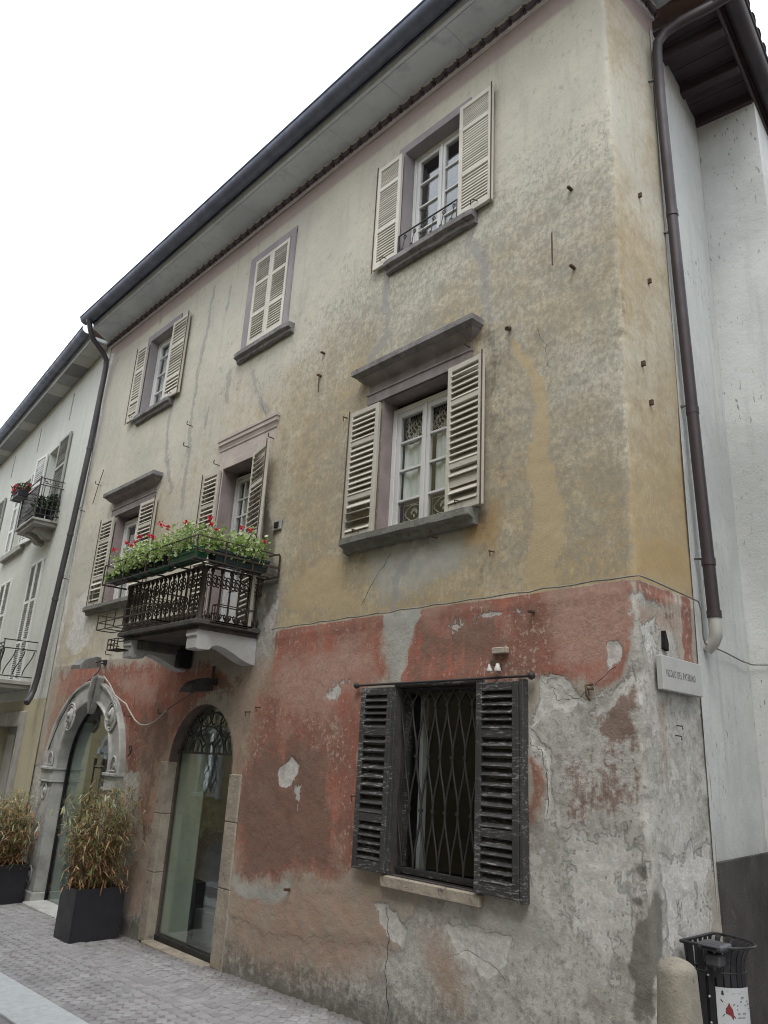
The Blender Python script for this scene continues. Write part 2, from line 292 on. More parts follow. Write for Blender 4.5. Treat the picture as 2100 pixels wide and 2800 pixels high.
STAINS = [
  ('red', 'p', 0.12, 1, [(-6.04, 2.94), (-4.51, 2.95), (-4.49, 2.67), (-4.46, 2.42), (-4.37, 2.39), (-4.72, 2.36), (-4.72, 2.1), (-4.73, 1.61), (-4.71, 1.04), (-5.07, 0.89), (-5.68, 0.85), (-6.35, 0.82), (-6.49, 1.31), (-6.5, 1.72), (-6.38, 2.1), (-6.25, 2.49), (-6.1, 2.7)]),
  ('red', 'p', 0.07, 1, [(-4.14, 2.95), (-2.3, 2.94), (-2.29, 2.72), (-2.29, 2.44), (-2.46, 2.36), (-2.72, 2.37), (-2.91, 2.36), (-3.07, 2.35), (-4.24, 2.37), (-4.32, 2.41), (-4.2, 2.66)]),
  ('red', 'p', 0.06, 0.8, [(-3.11, 1.97), (-3.02, 1.93), (-2.98, 1.71), (-3.03, 1.46), (-3.12, 1.43)]),
  ('red', 'p', 0.13, 0.95, [(-11.37, 2.83), (-9.53, 2.87), (-6.95, 2.65), (-6.73, 2.46), (-7.32, 2.29), (-7.6, 2.05), (-7.72, 1.68), (-7.89, 1.16), (-7.97, 0.75), (-8.36, 0.48), (-8.46, 0.6), (-8.42, 1.46), (-8.83, 1.59), (-9.09, 2.1), (-9.87, 2.51), (-10.36, 2.1), (-10.98, 1.56), (-11.36, 1.55), (-11.36, 2.17)]),
  ('fade', 'p', 0.2, 0.9, [(-6.34, 0.78), (-4.4, 1.0), (-4.23, 0.73), (-4.5, 0.45), (-4.99, 0.2), (-6.1, 0.1), (-6.4, 0.15)]),
  ('fade', 'p', 0.12, 0.8, [(-8.39, 0.56), (-7.99, 0.79), (-7.73, 0.31), (-8.25, 0.01)]),
  ('fade', 'p', 0.15, 0.7, [(-4.05, 0.67), (-3.8, 0.77), (-3.59, 0.57), (-3.62, 0.28), (-3.9, 0.21), (-4.02, 0.43)]),
  ('brown', 'p', 0.16, 0.8, [(-5.86, 1.94), (-5.54, 2.06), (-5.18, 1.8), (-5.19, 1.37), (-5.45, 1.03), (-5.99, 1.01), (-6.15, 1.3), (-6.02, 1.58)]),
  ('brown', 'p', 0.12, 0.6, [(-4.26, 2.8), (-3.69, 2.86), (-3.3, 2.75), (-3.26, 2.43), (-4.14, 2.42)]),
  ('brown', 'p', 0.1, 0.9, [(-2.63, 2.15), (-2.4, 2.29), (-2.3, 2.26), (-2.33, 1.97), (-2.51, 1.99)]),
  ('brown', 'p', 0.16, 0.55, [(-2.94, 1.93), (-2.42, 2.0), (-2.29, 1.75), (-2.39, 1.52), (-2.88, 1.48)]),
  ('brown', 'p', 0.12, 0.5, [(-7.42, 2.68), (-6.39, 2.58), (-6.7, 2.28), (-7.56, 2.1), (-7.66, 1.73), (-8.01, 1.91)]),
  ('brown', 'p', 0.1, 0.5, [(-8.51, 1.4), (-8.03, 1.62), (-7.94, 0.98), (-8.18, 0.73)]),
  ('pale', 'p', 0.04, 1, [(-5.89, 1.7), (-5.67, 1.83), (-5.55, 1.72), (-5.66, 1.56), (-5.81, 1.53)]),
  ('pale', 'p', 0.04, 1, [(-3.05, 2.38), (-2.75, 2.38), (-2.59, 2.26), (-2.76, 2.21), (-2.93, 2.19), (-3.08, 2.1), (-3.08, 2.28)]),
  ('pale', 'p', 0.03, 0.9, [(-3.08, 2.1), (-2.94, 1.99), (-2.93, 1.5), (-2.98, 1.5), (-2.99, 1.96), (-3.08, 2.06)]),
  ('pale', 'p', 0.04, 0.8, [(-2.29, 2.42), (-2.31, 2.34), (-2.6, 2.15), (-2.66, 2.18), (-2.43, 2.34)]),
  ('pale', 'p', 0.03, 1, [(-2.52, 2.54), (-2.41, 2.56), (-2.4, 2.45), (-2.49, 2.43)]),
  ('pale', 'p', 0.06, 0.6, [(-4.16, 2.76), (-3.69, 2.82), (-3.43, 2.86), (-3.07, 2.86), (-3.34, 2.76), (-3.69, 2.74)]),
  ('pale', 'p', 0.03, 1, [(-3.75, 0.77), (-3.64, 0.83), (-3.41, 0.8), (-3.23, 0.77), (-3.3, 0.62), (-3.48, 0.59), (-3.63, 0.64)]),
  ('pale', 'p', 0.04, 0.9, [(-4.54, 0.89), (-4.2, 0.89), (-4.1, 0.78), (-4.18, 0.65), (-4.38, 0.73)]),
  ('pale', 'p', 0.16, 0.75, [(-2.91, 1.47), (-2.36, 1.55), (-2.26, 1.28), (-2.42, 1.03), (-2.49, 0.68), (-2.68, 0.75), (-2.83, 0.96), (-2.87, 1.2)]),
  ('pale', 'p', 0.06, 0.8, [(-11.96, 8.26), (-11.5, 7.99), (-11.56, 6.09), (-11.52, 4.56), (-11.48, 3.49), (-11.7, 2.5), (-11.96, 1.59), (-12.18, 1.65), (-11.96, 2.64), (-12.0, 5.02), (-11.94, 7.02)]),
  ('pale', 'p', 0.05, 0.7, [(-11.22, 3.88), (-10.74, 4.09), (-10.27, 3.51), (-10.47, 3.08), (-10.91, 2.98), (-11.34, 3.21)]),
  ('pale', 'p', 0.06, 0.6, [(-7.59, 0.16), (-7.79, 0.99), (-7.81, 0.55), (-8.0, 0.18), (-7.86, 0.08)]),
  ('bare', 'p', 0.1, 1, [(-3.07, 2.35), (-2.91, 2.34), (-2.59, 2.26), (-2.27, 2.41), (-2.28, 0.6), (-2.31, -0.16), (-5.35, -1.25), (-6.35, -0.09), (-6.31, 0.43), (-5.32, 0.51), (-4.66, 0.59), (-4.18, 0.68), (-4.15, 0.84), (-3.16, 1.06), (-3.12, 1.43), (-3.01, 1.47), (-2.98, 1.71), (-3.02, 1.93), (-3.11, 1.98)]),
  ('bare', 'p', 0.1, 0.9, [(-7.7, 1.72), (-7.79, 0.99), (-7.61, -0.08), (-8.33, -0.09), (-8.25, 0.63), (-8.0, 1.15)]),
  ('bare', 'p', 0.09, 0.9, [(-6.69, 2.23), (-6.38, 2.36), (-6.38, 1.93), (-6.51, 1.6), (-6.39, 0.81), (-6.3, 0.02), (-6.59, -0.03), (-6.7, 1.5)]),
  ('bare', 'p', 0.1, 0.75, [(-6.38, 3.89), (-6.01, 3.31), (-6.02, 2.95), (-6.24, 2.44), (-6.32, 2.23), (-6.7, 2.28), (-6.41, 2.72)]),
  ('bare', 'p', 0.08, 0.9, [(-11.92, 1.53), (-10.74, 1.57), (-10.93, 0.98), (-10.98, -0.19), (-11.45, -0.26)]),
  ('bare', 'p', 0.06, 1, [(-9.1, 1.53), (-8.42, 1.56), (-8.1, 0.82), (-8.39, 0.56), (-8.92, 0.88)]),
  ('patch', 'p', 0.2, 0.75, [(-4.88, 3.57), (-3.66, 3.57), (-3.65, 3.13), (-4.52, 3.02), (-4.73, 3.24)]),
  ('patch', 'p', 0.05, 1, [(-4.53, 2.96), (-4.14, 2.95), (-4.2, 2.66), (-4.33, 2.39), (-4.46, 2.4), (-4.42, 2.67)]),
  ('patch', 'p', 0.05, 0.9, [(-6.36, 0.8), (-5.95, 0.79), (-5.52, 0.83), (-5.56, 0.69), (-5.96, 0.65), (-6.36, 0.68)]),
  ('patch', 'p', 0.12, 0.8, [(-3.64, 0.93), (-2.99, 1.03), (-2.93, 0.73), (-3.23, 0.79), (-3.64, 0.83)]),
  ('patch', 'p', 0.05, 0.9, [(-4.2, 0.88), (-4.08, 0.87), (-4.05, 0.73), (-4.14, 0.63), (-4.21, 0.73)]),
  ('dark', 'p', 0.04, 1, [(-2.42, 1.12), (-2.32, 1.18), (-2.36, 0.58), (-2.4, 0.57), (-2.42, 0.85)]),
  ('dark', 'p', 0.03, 1, [(-2.44, 1.29), (-2.35, 1.31), (-2.35, 1.24), (-2.43, 1.22)]),
  ('dark', 'p', 0.03, 0.7, [(-2.42, 1.52), (-2.37, 1.52), (-2.39, 1.43), (-2.45, 1.4)]),
  ('dark', 'l', 0.3, 0.75, [(-6.36, -0.04), (-5.43, 0.01), (-4.66, 0.03), (-3.62, 0.04)]),
  ('dark', 'l', 0.16, 0.8, [(-8.31, 0.0), (-7.65, 0.03)]),
  ('dark', 'p', 0.1, 0.75, [(-6.57, 4.76), (-6.19, 3.96), (-6.08, 3.28), (-6.28, 3.07), (-6.52, 3.77)]),
  ('dark', 'l', 0.08, 0.55, [(-5.01, 3.59), (-4.2, 3.55), (-3.52, 3.61)]),
  ('dark', 'l', 0.1, 0.5, [(-3.5, 5.15), (-3.4, 4.9), (-3.45, 4.59)]),
  ('dark', 'l', 0.12, 0.4, [(-10.52, 3.57), (-9.36, 3.51)]),
  ('yellow', 'p', 0.05, 1, [(-3.05, 4.65), (-2.95, 4.5), (-2.93, 3.94), (-2.81, 3.44), (-2.88, 2.96), (-3.1, 2.98), (-3.06, 3.55), (-3.05, 4.08)]),
  ('yellow', 'l', 0.05, 0.8, [(-3.22, 4.97), (-3.09, 4.7), (-2.99, 4.44)]),
  ('yellow', 'p', 0.15, 0.7, [(-6.04, 3.5), (-5.14, 3.63), (-4.85, 3.17), (-4.55, 3.02), (-5.67, 2.99), (-5.9, 3.12)]),
  ('rust', 'p', 0.1, 0.9, [(-3.78, 3.59), (-3.35, 3.69), (-3.39, 3.27), (-3.66, 3.35)]),
  ('crack', 'l', 0.045, 1, [(-8.26, 7.82), (-8.31, 7.26), (-8.4, 6.67), (-8.43, 6.07), (-8.37, 5.59), (-8.35, 5.08), (-8.31, 4.7)]),
  ('crack', 'l', 0.05, 1, [(-8.94, 6.58), (-9.07, 6.13), (-8.95, 5.49), (-8.67, 4.97)]),
  ('crack', 'l', 0.04, 1, [(-7.55, 6.35), (-7.54, 5.85)]),
  ('crack', 'l', 0.045, 1, [(-7.01, 6.09), (-6.88, 5.75), (-6.6, 5.42)]),
  ('crack', 'l', 0.055, 1, [(-4.73, 6.35), (-4.74, 6.01), (-4.66, 5.78), (-4.74, 5.56), (-4.92, 5.46)]),
  ('crack', 'l', 0.06, 1, [(-3.62, 6.25), (-3.67, 6.14), (-3.53, 5.83), (-3.5, 5.5), (-3.45, 5.26)]),
  ('crack', 'l', 0.03, 1, [(-7.95, 5.98), (-8.01, 5.55)]),
  ('crack', 'l', 0.03, 1, [(-7.81, 7.61), (-7.85, 7.28)]),
  ('crack', 'l', 0.05, 1, [(-9.92, 8.35), (-9.87, 7.92)]),
  ('crack', 'l', 0.05, 1, [(-4.1, 3.49), (-4.4, 3.23), (-4.44, 3.01)]),
  ('rust', 'p', 0.1, 0.6, [(-2.22, 3.29), (-1.53, 3.36), (-1.52, 2.97), (-2.28, 2.96)]),
  ('yellow', 'p', 0.08, 0.8, [(-2.22, 3.29), (-1.53, 3.36), (-1.52, 2.97), (-2.28, 2.96)]),
  ('bare', 'p', 0.1, 1, [(-2.29, 2.89), (-1.93, 2.81), (-1.75, 2.54), (-1.5, 2.33), (-1.7, 0.5), (-1.88, -0.46), (-2.59, -0.25)]),
  ('red', 'p', 0.05, 0.7, [(-2.26, 2.94), (-1.72, 2.94), (-1.74, 2.81), (-2.16, 2.8), (-2.25, 2.73)]),
  ('red', 'p', 0.03, 0.95, [(-1.71, 2.88), (-1.52, 2.88), (-1.56, 2.53), (-1.72, 2.54)]),
  ('fade', 'p', 0.08, 0.7, [(-2.28, 2.81), (-1.74, 2.81), (-1.77, 2.66), (-2.24, 2.56)]),
  ('brown', 'p', 0.06, 0.6, [(-1.98, 2.89), (-1.73, 2.9), (-1.78, 2.74), (-1.94, 2.75)]),
  ('pale', 'p', 0.08, 0.7, [(-2.19, 1.39), (-1.58, 1.49), (-1.71, 0.76), (-2.17, 0.95)]),
  ('pale', 'p', 0.06, 0.6, [(-2.26, 2.67), (-2.0, 2.71), (-1.97, 2.51), (-2.2, 2.43)]),
  ('dark', 'p', 0.04, 0.9, [(-2.34, 1.19), (-2.22, 1.2), (-2.2, 1.04), (-2.18, 0.91), (-2.29, 0.6), (-2.41, 0.61)]),
  ('dark', 'p', 0.05, 0.5, [(-2.46, 5.17), (-2.29, 4.74), (-2.17, 5.02)]),
  ('fade', 'p', 0.05, 0.6, [(-2.06, 2.22), (-1.94, 2.26), (-1.98, 1.8), (-2.05, 1.88)]),
  ('chalk', 'p', 0.18, 0.75, [(-6.27, 2.57), (-5.85, 2.77), (-4.81, 2.77), (-4.51, 2.6), (-4.72, 2.39), (-5.22, 2.06), (-5.83, 2.18)]),
  ('chalk', 'p', 0.12, 0.8, [(-3.03, 2.89), (-2.3, 2.91), (-2.31, 2.53), (-2.56, 2.4), (-2.96, 2.45)]),
  ('chalk', 'p', 0.1, 0.6, [(-4.17, 2.9), (-3.87, 2.89), (-3.87, 2.74), (-4.16, 2.69)]),
  ('chalk', 'p', 0.1, 0.55, [(-9.61, 2.73), (-8.48, 2.7), (-8.13, 2.3), (-8.78, 2.21)]),
  ('chalk', 'p', 0.08, 0.6, [(-5.61, 2.1), (-5.39, 1.95), (-5.4, 1.57), (-5.54, 1.64)]),
  ('brown', 'p', 0.2, 0.95, [(-6.48, 1.43), (-6.0, 1.9), (-5.32, 1.87), (-5.02, 1.39), (-5.08, 0.97), (-6.25, 0.85)]),
  ('brown', 'p', 0.08, 0.7, [(-5.18, 1.3), (-5.01, 1.29), (-5.01, 1.12), (-5.22, 1.13)]),
  ('brown', 'p', 0.15, 0.55, [(-8.74, 2.42), (-7.98, 2.5), (-7.71, 1.91), (-8.08, 1.43), (-8.58, 1.6)]),
  ('brown', 'p', 0.12, 0.6, [(-3.32, 2.95), (-2.95, 2.91), (-2.94, 2.78), (-3.3, 2.79)]),
  ('dark', 'p', 0.12, 0.35, [(-2.8, 1.88), (-2.46, 1.87), (-2.41, 1.64), (-2.78, 1.56)]),
  ('dark', 'l', 0.09, 0.35, [(-3.59, 6.19), (-3.5, 5.68), (-3.45, 5.3)]),
  ('dark', 'l', 0.08, 0.3, [(-4.66, 6.32), (-4.56, 5.68)]),
  ('dark', 'l', 0.07, 0.25, [(-4.35, 6.29), (-4.3, 5.86)]),
  ('dark', 'l', 0.07, 0.35, [(-7.33, 6.3), (-7.34, 5.6)]),
  ('dark', 'l', 0.08, 0.3, [(-6.56, 6.29), (-6.35, 5.51)]),
  ('dark', 'l', 0.07, 0.35, [(-10.17, 6.33), (-10.26, 5.69)]),
  ('dark', 'l', 0.06, 0.3, [(-9.28, 6.2), (-8.93, 5.42)]),
  ('dark', 'l', 0.1, 0.4, [(-3.52, 3.61), (-3.47, 3.11)]),
  ('dark', 'l', 0.09, 0.4, [(-5.01, 3.57), (-5.05, 3.12)]),
  ('dark', 'l', 0.12, 0.3, [(-4.09, 3.46), (-4.05, 3.0)]),
  ('dark', 'l', 0.08, 0.4, [(-4.97, 5.3), (-5.08, 4.99)]),
  ('dark', 'l', 0.1, 0.4, [(-3.52, 5.29), (-3.42, 4.79), (-3.4, 4.18)]),
  ('dark', 'l', 0.07, 0.35, [(-10.59, 5.33), (-10.58, 4.69)]),
  ('dark', 'l', 0.06, 0.35, [(-9.02, 5.31), (-8.96, 4.91)]),
  ('dark', 'l', 0.14, 0.35, [(-3.35, 4.44), (-3.33, 3.75)]),
  ('dark', 'l', 0.06, 0.25, [(-6.23, 6.39), (-6.1, 5.76)]),
  ('dark', 'l', 0.16, 0.25, [(-2.84, 4.57), (-2.8, 3.84)]),
  ('dark', 'l', 0.12, 0.25, [(-3.82, 8.2), (-2.77, 7.83)]),
  ('dark', 'l', 0.12, 0.2, [(-5.93, 7.97), (-4.43, 7.76)]),
  ('fade', 'p', 0.22, 0.75, [(-6.82, 2.46), (-6.31, 2.8), (-5.98, 2.69), (-6.18, 2.1), (-6.3, 1.52), (-6.1, 0.85), (-6.41, 0.73), (-6.7, 1.5)]),
  ('fade', 'p', 0.16, 0.7, [(-8.63, 2.1), (-7.79, 2.2), (-7.66, 1.73), (-7.84, 1.16), (-7.93, 0.62), (-8.42, 0.47), (-8.51, 1.4)]),
  ('fade', 'p', 0.16, 0.6, [(-5.09, 1.04), (-4.4, 1.06), (-4.29, 0.83), (-5.05, 0.72), (-5.93, 0.69), (-5.96, 0.87)]),
  ('fade', 'p', 0.14, 0.55, [(-3.08, 1.98), (-2.96, 1.88), (-2.98, 1.47), (-3.12, 1.35)]),
  ('fade', 'p', 0.14, 0.6, [(-11.66, 2.76), (-10.83, 2.82), (-10.88, 1.86), (-11.42, 1.6)]),
  ('pale', 'p', 0.05, 0.55, [(-5.31, 2.33), (-5.01, 2.44), (-4.83, 2.4), (-5.11, 2.18)]),
  ('pale', 'p', 0.04, 0.5, [(-5.6, 1.56), (-5.5, 1.61), (-5.5, 1.35), (-5.56, 1.31)]),
]
# ================================================================== the old house: walls
HX0, HX1, HY, HTOP, SIDE = -11.72, -2.3, 4.2, 8.32, 0.80
HOUSE = thing('old_house', 'three storey corner house with flaking red and ochre plaster', 'house', (-7, 4.2, 0))
def facade_material():
    m, t, p, out = nmat('weathered_plaster'); g = G(t)
    red, och, bare, fade = g.attr('mask_a'); pale, patch, dark, blotch = g.attr('mask_b'); brown, yel, crk, pink = g.attr('mask_c'); rust, chalk, wash, _ = g.attr('mask_d')
    n1 = g.noise(1.6, 7, .6); n2 = g.noise(6.5, 8, .65); n3 = g.noise(24, 7, .7); n4 = g.noise(90, 4, .65)
    nb = g.noise(4.2, 4, .6); st = g.noise(3.4, 6, .65, stretch=(3.2, 3.2, .28)); st2 = g.noise(9, 5, .7, stretch=(2.5, 2.5, .35))
    dab = g.noise(13, 6, .66, stretch=(1.35, 1.35, .75), dist=.25); dabf = g.noise(34, 5, .65, stretch=(1.3, 1.3, .6)); dab2 = g.noise(5.2, 5, .6, stretch=(.8, .8, 1.9))
    rag = g.m('ADD', g.m('MULTIPLY', g.m('SUBTRACT', n2, .5), 1.0), g.m('MULTIPLY', g.m('SUBTRACT', n3, .5), .75)); rag = g.m('MULTIPLY_ADD', g.m('SUBTRACT', st2, .5), .5, rag)
    def cut(mask, amp, s, lo=.5): return g.ss(g.m('MULTIPLY_ADD', rag, amp, mask), lo-s, lo+s)
    cream = g.mix(g.ss(n1, .3, .7), (.49, .462, .388), (.42, .402, .345))
    cream = g.mix(g.ss(n3, .5, .8, 0, .35), cream, (.30, .285, .245))
    ochre = g.mix(g.ss(n2, .3, .7), (.40, .305, .165), (.33, .265, .17))
    col = g.mix(g.ss(g.m('MULTIPLY_ADD', rag, .9, och), .1, .9), cream, ochre)
    low = g.mix(g.ss(n2, .3, .7), (.37, .325, .275), (.31, .285, .25)); col = g.mix(g.ss(wash, .3, .7), col, low)
    col = g.mix(g.ss(st, .52, .78, 0, .5), col, (.30, .285, .25))
    col = g.mix(g.m('MULTIPLY', g.ss(st2, .58, .7), .28), col, (.50, .46, .37))
    sz = t.nodes.new('ShaderNodeSeparateXYZ'); g.link(g.pos, sz.inputs[0]); crs = g.m('SINE', g.m('MULTIPLY_ADD', sz.outputs[2], 39.0, g.m('MULTIPLY', n1, 9.0)))
    dab = g.m('MULTIPLY_ADD', crs, .018, dab)
    db = g.ss(g.m('MULTIPLY_ADD', blotch, .20, dab), .61, .655); db = g.m('MULTIPLY', db, g.ss(dab2, .38, .62))
    col = g.mix(g.m('MULTIPLY', db, .46), col, (.245, .242, .205))
    col = g.mix(g.m('MULTIPLY', g.m('MULTIPLY', g.ss(dabf, .54, .58), g.ss(blotch, .15, .7)), .5), col, (.25, .25, .215)); col = g.mix(g.m('MULTIPLY', g.ss(dabf, .41, .37), .32), col, (.53, .49, .41))
    db3 = g.ss(g.m('MULTIPLY_ADD', blotch, .18, n3), .64, .74)
    col = g.mix(g.m('MULTIPLY', db3, .45), col, (.235, .23, .20))
    col = g.mix(g.m('MULTIPLY', cut(yel, .9, .12), .8), col, g.mix(n2, (.43, .345, .21), (.39, .31, .19)))
    col = g.mix(g.m('MULTIPLY', g.ss(pink, .05, .9), .7), col, g.mix(n1, (.33, .235, .235), (.29, .23, .245)))
    col = g.mix(g.m('MULTIPLY', g.ss(rust, .1, .9), .75), col, g.mix(n2, (.36, .225, .085), (.28, .19, .09)))
    # red wash of the ground floor: rubbed thin, streaked, chalky bloom
    redc = g.mix(g.ss(n2, .3, .72), (.345, .105, .068), (.275, .115, .085))
    redc = g.mix(g.ss(st, .48, .72, 0, .75), redc, (.355, .19, .135)); redc = g.mix(g.ss(st2, .48, .62, 0, .55), redc, (.20, .095, .075)); redc = g.mix(g.m('MULTIPLY', g.ss(dabf, .56, .63), .5), redc, (.34, .245, .215))
    redc = g.mix(g.ss(n1, .44, .60, 0, .75), redc, (.20, .10, .078)); redc = g.mix(g.ss(nb, .52, .68, 0, .45), redc, (.38, .25, .20)); redc = g.mix(g.m('MULTIPLY', g.ss(g.m('MULTIPLY_ADD', n1, .35, n3), .755, .785), .7), redc, (.45, .35, .29)); redc = g.mix(g.m('MULTIPLY', g.ss(g.m('MULTIPLY_ADD', nb, .5, dabf), .86, .91), .45), redc, (.16, .08, .065)); redc = g.mix(g.m('MULTIPLY', g.ss(n3, .36, .33), .6), redc, (.17, .075, .06))
    redc = g.mix(g.m('MULTIPLY', g.ss(n3, .58, .72), .4), redc, (.38, .26, .215))
    fadc = g.mix(g.ss(n2, .32, .68), (.36, .235, .18), (.32, .265, .205))
    fadc = g.mix(g.ss(st, .5, .75, 0, .5), fadc, (.30, .25, .205))
    drip = g.noise(4.5, 5, .65, stretch=(4.5, 4.5, .28)); redm = g.m('MULTIPLY_ADD', g.ss(drip, .54, .68), -.30, red); redm = g.m('MULTIPLY_ADD', g.m('SUBTRACT', n1, .5), .9, redm)
    redc = g.mix(g.m('MULTIPLY', g.ss(drip, .42, .34), .5), redc, (.17, .08, .062))
    redc = g.mix(g.m('MULTIPLY', cut(chalk, .7, .25), .75), redc, g.mix(g.ss(n3, .4, .6), (.43, .29, .235), (.33, .21, .175)))
    col = g.mix(g.m('MULTIPLY', cut(redm, 1.05, .20), .93), col, redc)
    bc = g.mix(g.ss(nb, .35, .65), (.43, .418, .388), (.33, .316, .285))
    bc = g.mix(g.ss(n2, .5, .60), bc, (.47, .46, .435)); bc = g.mix(g.m('MULTIPLY', g.ss(n3, .54, .62), .6), bc, (.19, .178, .16)); bc = g.mix(g.m('MULTIPLY', g.ss(n3, .44, .40), .5), bc, (.52, .51, .485)); bc = g.mix(g.m('MULTIPLY', g.ss(dab, .56, .60), .4), bc, (.225, .21, .185))
    col = g.mix(cut(bare, .75, .12), col, bc)
    col = g.mix(g.m('MULTIPLY', cut(fade, .9, .3), .85), col, fadc)
    br = g.mix(n2, (.15, .095, .075), (.215, .135, .105))
    col = g.mix(g.m('MULTIPLY', cut(brown, 1.5, .18), .85), col, br)
    pc = g.mix(g.ss(n2, .3, .7), (.39, .39, .36), (.31, .31, .28))
    col = g.mix(g.m('MULTIPLY', cut(patch, .7, .18), .88), col, pc)
    col = g.mix(g.m('MULTIPLY', cut(crk, 1.5, .16, .62), .7), col, g.mix(n3, (.30, .295, .285), (.24, .235, .225)))
    pal = cut(pale, 1.25, .06)
    plc = g.mix(g.ss(n3, .38, .6), (.60, .585, .56), (.46, .45, .425)); plc = g.mix(g.m('MULTIPLY', g.ss(n2, .55, .66), .6), plc, (.34, .325, .30))
    col = g.mix(g.m('MULTIPLY', pal, .92), col, plc)
    col = g.mix(g.m('MULTIPLY', cut(dark, .8, .2), .82), col, g.mix(n3, (.10, .095, .082), (.15, .14, .12)))
    col = g.mix(g.m('MULTIPLY', g.ss(n4, .60, .66), .34), col, (.14, .128, .11)); col = g.mix(g.m('MULTIPLY', g.ss(n4, .38, .33), .22), col, (.58, .56, .52))
    g.link(col, p.inputs['Base Color']); p.inputs['Roughness'].default_value = .93; p.inputs['Specular IOR Level'].default_value = .18
    h = g.m('MULTIPLY', n2, .5); h = g.m('MULTIPLY_ADD', n3, .35, h); h = g.m('MULTIPLY_ADD', n4, .12, h)
    h = g.m('MULTIPLY_ADD', pal, -.48, h); h = g.m('MULTIPLY_ADD', cut(bare, .75, .05), -.24, h); h = g.m('MULTIPLY_ADD', db3, -.08, h)
    h = g.m('MULTIPLY', h, g.m('MULTIPLY_ADD', g.ss(wash, .2, .8), .62, .38)); g.link(g.bump(h, .02, .85), p.inputs['Normal'])
    return m
M_WALL = facade_material()

